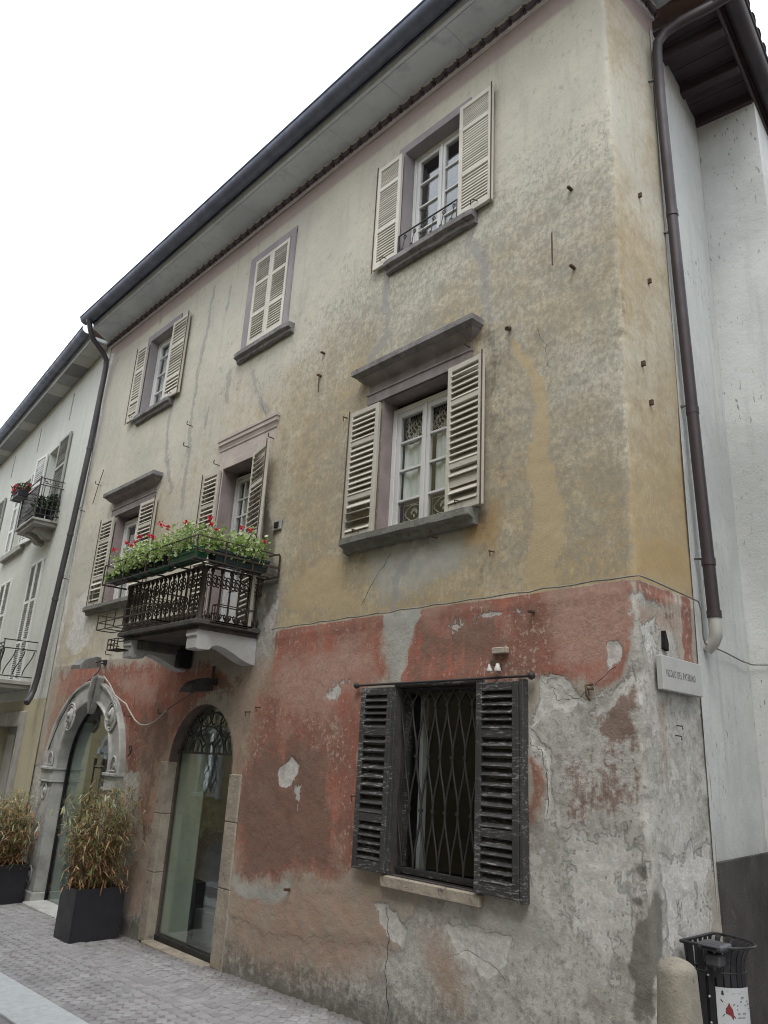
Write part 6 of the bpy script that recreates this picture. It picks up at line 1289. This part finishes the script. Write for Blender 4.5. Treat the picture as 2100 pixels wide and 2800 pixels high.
# neighbour's balcony plants
def npl(name, lab, cat, p, h, r_, n, red, pot):
    t_ = thing(name, lab, cat, (p[0], p[1], p[2]), FN)
    if pot: part('pot', MB().lathe(p, [(r_*.7, 0), (r_, h*.45), (r_*1.05, h*.46), (r_*.9, h*.44)], 12), M_PBLK, t_)
    else: part('planter', MB().box(p[0]-.22, p[0]+.22, p[1]-.08, p[1]+.08, p[2], p[2]+.12, .01), M_PBLK, t_)
    lf = MB(); rd = MB()
    for q in range(n):
        a = random.random()*2*PI; k = random.random()**.5; hh = random.random()
        ex = 2.3 if not pot else 1.0
        P = (p[0]+r_*1.2*ex*k*math.cos(a), p[1]+r_*1.2*k*math.sin(a), p[2]+(h*.4 if pot else .1)+h*.62*hh*(1-.3*k))
        (round_leaf(rd, P, .024, (random.gauss(0, 1), -1, random.gauss(0, 1))) if random.random() < red else leaf_quad(lf, P, .075, .035, random.random()*6.28, random.uniform(-.2, 1)))
    part('foliage', lf, M_GERD, t_, kind='stuff')
    if rd.v: part('red_bloom', rd, M_REDF, t_)
npl('flower_box', 'dark box of red flowers hung outside the upper left balcony', 'flower box', (-2.1, -.49, 5.91), .28, .11, 260, .22, False)
npl('flower_pot', 'dark pot with a bushy shrub at the front of the upper left balcony floor', 'flower pot', (-1.36, -.28, 5.405), .42, .11, 240, 0, True)
npl('flower_pot', 'dark pot with a tall slim shrub by the wall on the upper left balcony', 'flower pot', (-1.36, -.10, 5.405), .52, .09, 240, 0, True)
npl('flower_pot', 'dark pot with hanging greenery at the left corner of the upper left balcony', 'flower pot', (-2.12, -.22, 5.405), .40, .10, 220, .03, True)

# ------------------------------------------------------------------ bamboo planters
M_BOX = simple('anthracite_planter', (.030, .030, .036), (.022, .022, .027), .45, 6, .001, 60, spec=.4)
M_BAM = leafmat('drying_bamboo_leaf', [(0, (.36, .20, .08)), (.3, (.42, .27, .12)), (.55, (.36, .29, .13)), (.75, (.27, .29, .11)), (.9, (.50, .46, .30)), (1, (.62, .62, .5))], .6, .3)
M_BAMB = leafmat('rusty_bamboo_leaf', [(0, (.26, .125, .06)), (.5, (.38, .20, .10)), (.85, (.42, .26, .13)), (1, (.55, .42, .26))], .65, .25)
M_BAMG = leafmat('green_bamboo_leaf', [(0, (.14, .18, .06)), (.5, (.24, .28, .11)), (.85, (.36, .38, .2)), (1, (.6, .62, .5))], .6, .3)
M_CANE = simple('bamboo_cane', (.15, .12, .06), (.10, .075, .045), .6, 10, 0)
def bamboo(lab, x0, x1, y0, y1, z0, z1, top, seed, dens=1.0):
    random.seed(seed)
    r = thing('bamboo_planter', lab, 'planter', ((x0+x1)/2, (y0+y1)/2, z0), group='bamboo planters flanking the carved arch')
    b = MB(); t_ = .014
    b.box(x0, x1, y0, y0+t_, z0, z1, .004).box(x0, x1, y1-t_, y1, z0, z1, .004).box(x0, x0+t_, y0+t_, y1-t_, z0, z1, .004).box(x1-t_, x1, y0+t_, y1-t_, z0, z1, .004)
    part('planter', b, M_BOX, r); part('soil', MB().box(x0+t_, x1-t_, y0+t_, y1-t_, z1-.10, z1-.06), simple('dry_soil', (.05, .038, .028), None, .95, 18, .004), r)
    cn = MB(); la = MB(); lb = MB(); lg = MB(); xc, yc = (x0+x1)/2, (y0+y1)/2
    for k in range(60):
        bx, by = random.uniform(x0+.05, x1-.05), random.uniform(y0+.05, y1-.05); h = (top-z1)*random.uniform(.55, 1.0)
        lx, ly = (bx-xc)*random.uniform(.6, 2.0)+random.gauss(-.06, .15), (by-yc)*random.uniform(.2, .7)+random.gauss(-.01, .05)
        pts = [(bx+lx*t**1.5, by+ly*t**1.5, z1-.07+(h+.07)*t-.05*t*t*abs(lx)) for t in [q/6 for q in range(7)]]
        cn.tube(pts, [.0036, .0034, .003, .0026, .002, .0015, .001], 5, caps=False)
        for q in range(int(random.randint(40, 58)*dens)):
            t = random.uniform(.12, 1.0); i = min(5, int(t*6)); f = t*6-i; p = Vector(pts[i]).lerp(Vector(pts[i+1]), f)
            tw_ = Vector((random.gauss(0, .075), random.gauss(0, .06), random.gauss(.0, .035))); p2 = p+tw_
            if random.random() < .25: cn.tube([p, p2], .0012, 3, caps=False)
            zone = (p2.z-z1)/(top-z1); left = (xc-p2.x)/.3
            g_ = lg if random.random() < (.10+.30*max(0, left)+.18*(zone > .5)) else (lb if random.random() < .75-.75*zone else la)
            leaf_quad(g_, p2, random.uniform(.07, .14), random.uniform(.012, .021), random.random()*2*PI, random.uniform(-.95, .55), .2, random.uniform(0, .45))
    part('canes', cn, M_CANE, r, kind='stuff'); part('dry_leaves', la, M_BAM, r, kind='stuff'); part('brown_leaves', lb, M_BAMB, r, kind='stuff'); part('green_leaves', lg, M_BAMG, r, kind='stuff')
    random.seed(seed+1)
bamboo('anthracite planter of tall drying bamboo, rusty brown low down, right of the carved arch', -8.56, -8.17, 3.58, 4.10, gz(-8.4), .44, 1.52, 3)
bamboo('dark planter of half green bamboo cut off by the left picture edge', -11.28, -10.86, 3.60, 4.08, gz(-11), .34, 1.22, 5, 1.15)

# ------------------------------------------------------------------ lamps, cables, number, plaque
def floodlight(lab, mount, head0, head1, hw, hh, mat):
    r = thing('wall_lamp', lab, 'wall lamp', mount, group='floodlights over the shop doors'); m0, a, e = Vector(mount), Vector(head0), Vector(head1)
    d = (e-a).normalized(); s_ = Vector((d.y, -d.x, 0)); u = Vector((0, 0, 1))
    def ring(t, w_, lo, hi): c = a.lerp(e, t); return [c-s_*w_-u*lo, c+s_*w_-u*lo, c+s_*w_*.7+u*hi, c-s_*w_*.7+u*hi]
    vs = ring(0, hw*.75, hh*.5, hh*.5)+ring(.25, hw, hh*.6, hh*.62)+ring(.8, hw, hh*.62, hh*.3)+ring(1, hw*1.05, hh*.66, -hh*.2)
    b = MB().add(vs, [(0, 3, 2, 1)]+[(i*4+k, i*4+(k+1) % 4, (i+1)*4+(k+1) % 4, (i+1)*4+k) for i in range(3) for k in range(4)]+[(12, 13, 14, 15)]); part('lamp_body', b, mat, r)
    c0, c1 = a.lerp(e, .2)-u*hh*.66, a.lerp(e, .97)-u*hh*.70
    b = MB().add([c0-s_*hw*.86, c0+s_*hw*.86, c1+s_*hw*.9, c1-s_*hw*.9], [(0, 1, 2, 3)]); part('lamp_glass', b, simple('dull_lamp_glass', (.42, .43, .42), (.36, .37, .36), .25, 4, 0, spec=.5), r)
    b = MB().tube([m0, m0+Vector((0, -.05, .02)), a+u*hh*.2-s_*hw*.9, a.lerp(e, .35)-s_*(hw+.008)], .008, 6).tube([m0, m0+Vector((0, -.05, -.02)), a-u*hh*.1+s_*hw*.9, a.lerp(e, .35)+s_*(hw+.008)], .008, 6).box(m0.x-.03, m0.x+.03, m0.y-.02, m0.y+.01, m0.z-.035, m0.z+.035); part('bracket', b, M_IRON, r)
    return r
floodlight('grey floodlight above the carved arch', (-9.80, 4.19, 2.85), (-9.69, 4.05, 2.83), (-9.60, 3.74, 2.78), .09, .115, simple('lamp_grey', (.16, .155, .15), (.11, .105, .10), .5, 6, .001))
rl = floodlight('dark floodlight under the balcony over the small arched door', (-7.03, 4.19, 2.5), (-6.98, 4.10, 2.46), (-6.93, 3.80, 2.43), .08, .11, simple('lamp_black', (.04, .038, .037), (.028, .027, .026), .5, 6, .001))
part('mount_bar', MB().box(-7.075, -7.05, 4.16, 4.185, 2.44, 2.66), M_RUST, rl)
M_CABLE = simple('dusty_cable', (.22, .21, .19), (.15, .14, .13), .8, 14, 0)
M_WCAB = simple('pale_cable', (.42, .40, .36), (.33, .31, .28), .7, 14, 0)
pts = [(-6.08+(3.76)*i/30, 4.168-.012*abs(math.sin(i*1.7)), 2.957+.005*math.sin(i*2.3)) for i in range(31)]
pts += [(-2.268, 4.19, 2.962), (-2.262, 4.35, 2.958), (-2.262, 4.7, 2.945), (-2.262, 4.95, 2.935), (-2.262, 4.985, 2.88), (-2.27, 5.0, 2.70), (-2.275, 5.03, 2.665), (-2.33, 5.45, 2.668), (-2.40, 5.90, 2.664), (-2.43, 6.17, 2.67), (-2.2, 6.21, 2.66), (-1.95, 6.24, 2.665)]
solo('wall_cable', MB().tube(pts, .0055, 5), M_CABLE, 'thin cable running along the line between the ochre and red plaster and round the corner', 'cable')
pts = [(-9.90, 4.18, 2.80), (-9.93, 4.16, 2.72), (-10.10, 4.15, 2.645), (-10.5, 4.14, 2.47), (-10.85, 4.14, 2.13), (-11.02, 4.14, 1.85), (-11.2, 4.15, 1.60)]
solo('lamp_cable', MB().tube(pts, .007, 5), M_IRON, 'dark cable clinging to the left rim of the carved arch', 'cable')
cp_ = [(-9.62, 2.66), (-9.40, 2.55), (-9.22, 2.42), (-9.08, 2.345), (-8.96, 2.31), (-8.88, 2.25), (-8.78, 2.19), (-8.66, 2.12), (-8.53, 2.075), (-8.42, 2.065), (-8.30, 2.075), (-8.17, 2.11), (-8.04, 2.175), (-7.93, 2.23)]
lc = solo('lamp_cable', MB().tube([(x, 4.165 if i > 2 else 4.12, z) for i, (x, z) in enumerate(cp_)], .0095, 6), M_WCAB, 'pale cable sagging in a loop between the two shop doors', 'cable')
part('cable_tail', MB().tube([(-7.93, 4.165, 2.23), (-7.75, 4.165, 2.295), (-7.5, 4.16, 2.37), (-7.2, 4.15, 2.46), (-7.05, 4.13, 2.5)], .0055, 5), M_IRON, lc)
nine = [(.03+.03*math.cos(a), .075+.032*math.sin(a)) for a in [PI*.05+2*PI*q/14 for q in range(15)]]+[(.058, .05), (.05, .02), (.03, .0), (.008, -.012), (-.004, -.006)]
solo('house_number', MB().tube([(-8.715+x+.15*z, 4.165, 1.735+z) for x, z in nine], [.0075]*15+[.0085, .0085, .008, .007, .006], 6), M_IRON, 'black metal house number 9 on the red plaster between the doors', 'house number')
r = thing('street_sign', 'white marble street name plaque VICOLO DEL PATERINO on the side wall', 'street sign', (-2.26, 4.62, 2.30))
b = MB().box(-2.285, -2.245, 4.365, 4.875, 2.30, 2.505, .004); part('plaque', b, simple('white_marble_plaque', (.42, .42, .40), (.37, .37, .355), .55, 5, .001), r)
text_part('lettering', 'VICOLO DEL PATERINO', .062, simple('grey_lead_lettering', (.06, .06, .065), None, .8, 9, 0), r, (-2.2445, 4.595, 2.40), (PI/2, 0, PI/2), .375, .0006, thin=-.0004, space=1.3)

# ------------------------------------------------------------------ bollard and litter bin
b = MB(); g0 = gz(-2.08); H = .955-g0
b.lathe((-2.08, 4.0, g0-.05), [(.125, 0), (.118, .3), (.108, .55), (.098, .70), (.093, H-.005), (.090, H+.014), (.082, H+.026), (.060, H+.043), (.03, H+.056), (.004, H+.062)], 26)
bo = solo('stone_bollard', b, simple('granite_bollard', (.29, .265, .215), (.22, .20, .165), .92, 14, .006, 70, spots=((.15, .125, .10), .6)), 'weathered beige stone bollard with a blunt top in front of the corner', 'bollard')
r = thing('litter_bin', 'black barred litter bin with flared rim and a paper notice against the side wall', 'litter bin', (-2.12, 4.62, gz(-2)))
M_BIN = simple('black_bin_paint', (.020, .020, .023), (.014, .014, .016), .42, 7, .001, spec=.5)
def dshape(t, k):                # t 0..1 round the outline, back edge first
    yc, hw, dp = 4.615, .205*k, .30*k; x0 = -2.262+.0
    if t < .28: return (x0, yc-hw+2*hw*t/.28)
    a = PI*(t-.28)/.72; return (x0+dp*math.sin(a)**.85, yc+hw*math.cos(a))
zt_, zs2, zb2 = .965, .835, gz(-2)+.10
nb2 = 22
ring_ = [dshape(q/60, 1.0) for q in range(60)]+[dshape(0, 1.0)]
b = MB().tube([(x, y, zt_) for x, y in ring_], .0085, 6, caps=False); part('rim', b, M_BIN, r)
for i in range(nb2):
    t = (i+.5)/nb2; p1 = dshape(t, 1.0); p0 = dshape(t, .80)
    pl2 = []
    for q in range(7): s_ = q/6; k = .80+.20*(1-math.cos(s_*PI/2)); x_, y_ = dshape(t, k); pl2.append(Vector((x_, y_, zs2+(zt_-zs2)*math.sin(s_*PI/2)**.9)))
    pl2 = [Vector((p0[0], p0[1], zb2))]+pl2
    tg = Vector((dshape(min(1, t+.02), .8)[0]-dshape(max(0, t-.02), .8)[0], dshape(min(1, t+.02), .8)[1]-dshape(max(0, t-.02), .8)[1], 0)).normalized()*.015
    nn = Vector((tg.y, -tg.x, 0)).normalized()*.003; vs = []
    for p in pl2: vs += [p-tg-nn, p+tg-nn, p+tg+nn, p-tg+nn]
    b = MB().add(vs, [(k*4+m, k*4+(m+1) % 4, (k+1)*4+(m+1) % 4, (k+1)*4+m) for k in range(len(pl2)-1) for m in range(4)]); part('bar', b, M_BIN, r)
for z_ in (zs2, .48, zb2+.02):
    rg = [dshape(q/40, .80) for q in range(40)]+[dshape(0, .80)]; part('hoop', MB().tube([(x, y, z_) for x, y in rg], .006, 5, caps=False), M_BIN, r)
lin = [dshape(q/40, .765) for q in range(40)]
b = MB().prism([(x+.006, y) for x, y in lin], 'z', zb2+.03, .81); part('liner', b, simple('dark_bin_liner', (.012, .012, .013), None, .7, 6, 0), r)
b = MB().box(-2.17, -2.03, 4.40, 4.53, .945, .982, .012).box(-2.14, -2.06, 4.425, 4.505, .87, .929, .008); ash = part('ashtray', b, simple('grey_ashtray', (.10, .10, .11), (.07, .07, .078), .4, 6, .001, metal=.3), r)
part('slot', MB().box(-2.14, -2.06, 4.3965, 4.3995, .955, .965), simple('slot_black', (.004, .004, .004), None, .9, 5, 0), ash)
for z_ in (.82, .72, .60):
    x_, y_ = dshape(.90, .82); part('screw', MB().blob((x_, y_-.004, z_), .008), simple('bright_screw', (.5, .5, .5), None, .35, 5, 0, metal=.8), r)
# paper notice wrapped on the bars
def notice_pt(u, v, off=.0):      # u 0..1 along, v 0..1 up
    t = .87-.25*u; k = .83+off; x_, y_ = dshape(t, k); return (x_, y_, .535+.235*v)
b = MB(); n_ = 10; vs = [notice_pt(i/n_, j) for i in range(n_+1) for j in (0, 1)]+[notice_pt(i/n_, j, -.004) for i in range(n_+1) for j in (0, 1)]
b.add(vs, [(i*2, i*2+2, i*2+3, i*2+1) for i in range(n_)]+[(22+i*2, 23+i*2, 25+i*2, 24+i*2) for i in range(n_)], True)
note = part('paper_notice', b, simple('white_paper', (.48, .49, .50), (.44, .45, .46), .7, 4, 0), r, label='white paper notice with a red bag struck out by crossed lines')
def ink(name, pts_uv, mat):
    m_ = len(pts_uv); part(name, MB().add([notice_pt(u, v, .006) for u, v in pts_uv], [tuple(range(m_))]), mat, note)
M_INK = simple('grey_ink', (.22, .22, .23), None, .8, 6, 0); M_INKL = simple('pale_grey_ink', (.38, .39, .40), None, .8, 6, 0); M_INKR = simple('dark_red_ink', (.22, .035, .04), (.16, .03, .035), .8, 9, 0); M_INKK = simple('black_ink', (.03, .03, .03), None, .8, 6, 0)
ink('red_bag', [(.18, .50), (.30, .46), (.36, .38), (.35, .40), (.345, .42), (.38, .44), (.36, .58), (.30, .66), (.29, .70), (.26, .70), (.25, .66), (.19, .60)][:3]+[(.38, .44), (.36, .58), (.30, .66), (.29, .70), (.26, .70), (.25, .66), (.19, .60)], M_INKR)
ink('cross_line', [(.08, .76), (.10, .77), (.43, .42), (.41, .41)], M_INKK); ink('cross_line', [(.42, .70), (.43, .69), (.11, .43), (.10, .44)], M_INKK)
ink('crest', [(.11, .86), (.17, .85), (.16, .93), (.14, .95), (.12, .93)], M_INKK)
for (u0, u1, v) in ((.25, .70, .92), (.36, .62, .885)): ink('print_line', [(u0, v), (u1, v), (u1, v+.016), (u0, v+.016)], M_INKL)
for (u0, u1, v) in ((.62, .72, .80), (.58, .88, .72), (.47, .80, .645), (.86, .95, .66), (.47, .95, .57), (.48, .56, .49), (.64, .76, .49), (.48, .72, .41)): ink('print_line', [(u0, v), (u1, v), (u1, v+.026), (u0, v+.026)], M_INK)
for v in (.29, .24, .19, .14, .085): ink('print_line', [(.10, v), (.86 if v > .1 else .75, v), (.86 if v > .1 else .75, v+.012), (.10, v+.012)], M_INKL)

# ------------------------------------------------------------------ ironwork and marks on the house wall
def hook(x, z, y=4.16, s=1.0, mat=None): part('iron_hook', MB().tube([(x, y+.04, z), (x, y-.04*s, z), (x, y-.045*s, z+.02*s), (x, y-.04*s, z+.045*s)], .006, 6), mat or M_RUST, HOUSE)
def stud(x, z, r_=.013, y=4.175): part('iron_stud', MB().box(x-r_, x+r_, y-.03, y+.03, z-r_*.8, z+r_*.8, .005), M_RUST, HOUSE)
for x, z in ((-11.06, 5.60), (-8.34, 5.77), (-8.35, 5.48), (-11.5, 5.27), (-9.68, 2.94), (-11.66, 4.21), (-7.52, 5.02), (-6.42, 5.05), (-3.66, 5.08), (-3.97, 3.50), (-8.04, 2.19), (-8.86, 2.17)): hook(x, z)
for x, z in ((-5.65, 5.79), (-2.66, 6.07), (-2.66, 5.36), (-5.51, .78), (-5.68, 5.54), (-3.06, 2.82)): stud(x, z)
part('iron_stub', MB().tube([(-3.26, 4.2, 5.10), (-3.20, 4.09, 5.02)], .018, 8), M_RUST, HOUSE)
part('iron_rod', MB().tube([(-5.67, 4.165, 5.54), (-5.66, 4.165, 5.34)], .006, 5), M_RUST, HOUSE); part('iron_rod', MB().tube([(-2.83, 4.17, 5.75), (-2.83, 4.17, 5.46)], .006, 5), M_RUST, HOUSE)
part('iron_rod', MB().tube([(-10.95, 4.165, 5.82), (-11.05, 4.165, 5.60), (-11.15, 4.165, 5.3)], .006, 5), M_RUST, HOUSE)
for x, z in ((-5.20, 4.92), (-4.75, 1.55), (-3.40, 3.30), (-2.62, 2.30), (-6.18, 2.24), (-6.35, 2.2)): part('nail', MB().tube([(x, 4.22, z), (x, 4.14, z-.01)], .006, 5).tube([(x, 4.145, z), (x+.004, 4.15, z-.05)], .005, 5), M_RUST, HOUSE)
part('corner_hook', MB().tube([(-2.63, 4.22, 2.33), (-2.62, 4.12, 2.31), (-2.61, 4.11, 2.25), (-2.60, 4.13, 2.22)], .008, 6), M_RUST, HOUSE)
M_PORC = simple('white_porcelain', (.62, .61, .58), (.5, .49, .46), .35, 8, 0, spec=.5)
b = MB()
for dx in (-.032, .032): b.lathe((-3.34+dx, 4.13, 2.43), [(.022, 0), (.024, .012), (.016, .03), (.012, .05)], 10)
part('insulator', b, M_PORC, HOUSE); part('iron_stud', MB().box(-3.355, -3.325, 4.11, 4.2, 2.47, 2.50), M_RUST, HOUSE)
part('wall_socket', MB().box(-3.40, -3.27, 4.175, 4.21, 2.555, 2.60, .006), M_DOORST, HOUSE)
M_BLACKH = simple('dark_hole', (.012, .011, .010), None, .95, 8, 0)
part('putlog_hole', MB().box(-6.225, -6.155, 4.168, 4.20, 4.00, 4.06, .004), M_BLACKH, HOUSE); part('hole_patch', MB().box(-6.26, -6.12, 4.180, 4.20, 3.975, 4.085, .006), simple('pale_mortar', (.36, .35, .33), None, .9, 9, .004), HOUSE)
for y, z in ((4.56, 6.03), (4.62, 5.29), (4.45, 4.53), (4.53, 4.26)): part('iron_stud', MB().box(-2.31, -2.275, y-.009, y+.009, z-.02, z+.02, .003), M_RUST, HOUSE)
part('wall_hole', MB().prism([(4.48, 2.56), (4.53, 2.55), (4.535, 2.60), (4.505, 2.675), (4.495, 2.67)], 'x', -2.32, -2.281), M_BLACKH, HOUSE)
for y, z in ((4.62, 2.11), (4.60, 2.05)): part('nail', MB().tube([(-2.31, y, z), (-2.27, y, z-.005), (-2.272, y+.004, z-.025)], .004, 5), M_IRON, HOUSE)
# thin open cracks
def crack(pts, w_=.004):
    out = []; random.seed(int(pts[0][0]*-100))
    for i in range(len(pts)-1):
        for q in range(6):
            t = q/6; out.append((pts[i][0]+(pts[i+1][0]-pts[i][0])*t+random.gauss(0, .008), pts[i][1]+(pts[i+1][1]-pts[i][1])*t+random.gauss(0, .004)))
    b = MB()
    ys2 = 4.185
    b.tube([(x, ys2, z) for x, z in out], [w_*random.uniform(.25, .85) for _ in out], 4); part('crack', b, M_BLACKH, HOUSE)

for pts, w_ in (([(-4.34, .82), (-4.30, .62), (-4.33, .42), (-4.27, .2), (-4.33, .02)], .0035), ([(-4.50, 3.45), (-4.72, 3.20), (-4.83, 3.02)], .0028), ([(-3.66, 6.22), (-3.62, 6.05)], .002), ([(-8.8, 2.0), (-8.82, 2.7)], .002)): crack(pts, w_)

for pts, w_ in (([(-3.0, 5.0), (-2.92, 4.8), (-2.86, 4.55)], .002), ([(-6.6, 5.35), (-6.75, 5.6), (-6.82, 5.85), (-6.9, 5.95)], .0025), ([(-3.1, 1.98), (-3.0, 1.93), (-2.95, 1.75), (-2.97, 1.5)], .003), ([(-2.95, 2.36), (-2.88, 2.24), (-2.75, 2.23), (-2.6, 2.31), (-2.42, 2.45)], .0025), ([(-8.3, 6.9), (-8.35, 6.5), (-8.42, 6.2)], .002), ([(-3.75, .62), (-3.6, .70), (-3.4, .66), (-3.25, .58)], .0025), ([(-5.4, 2.95), (-5.42, 2.8), (-5.3, 2.7)], .0015)): crack(pts, w_)
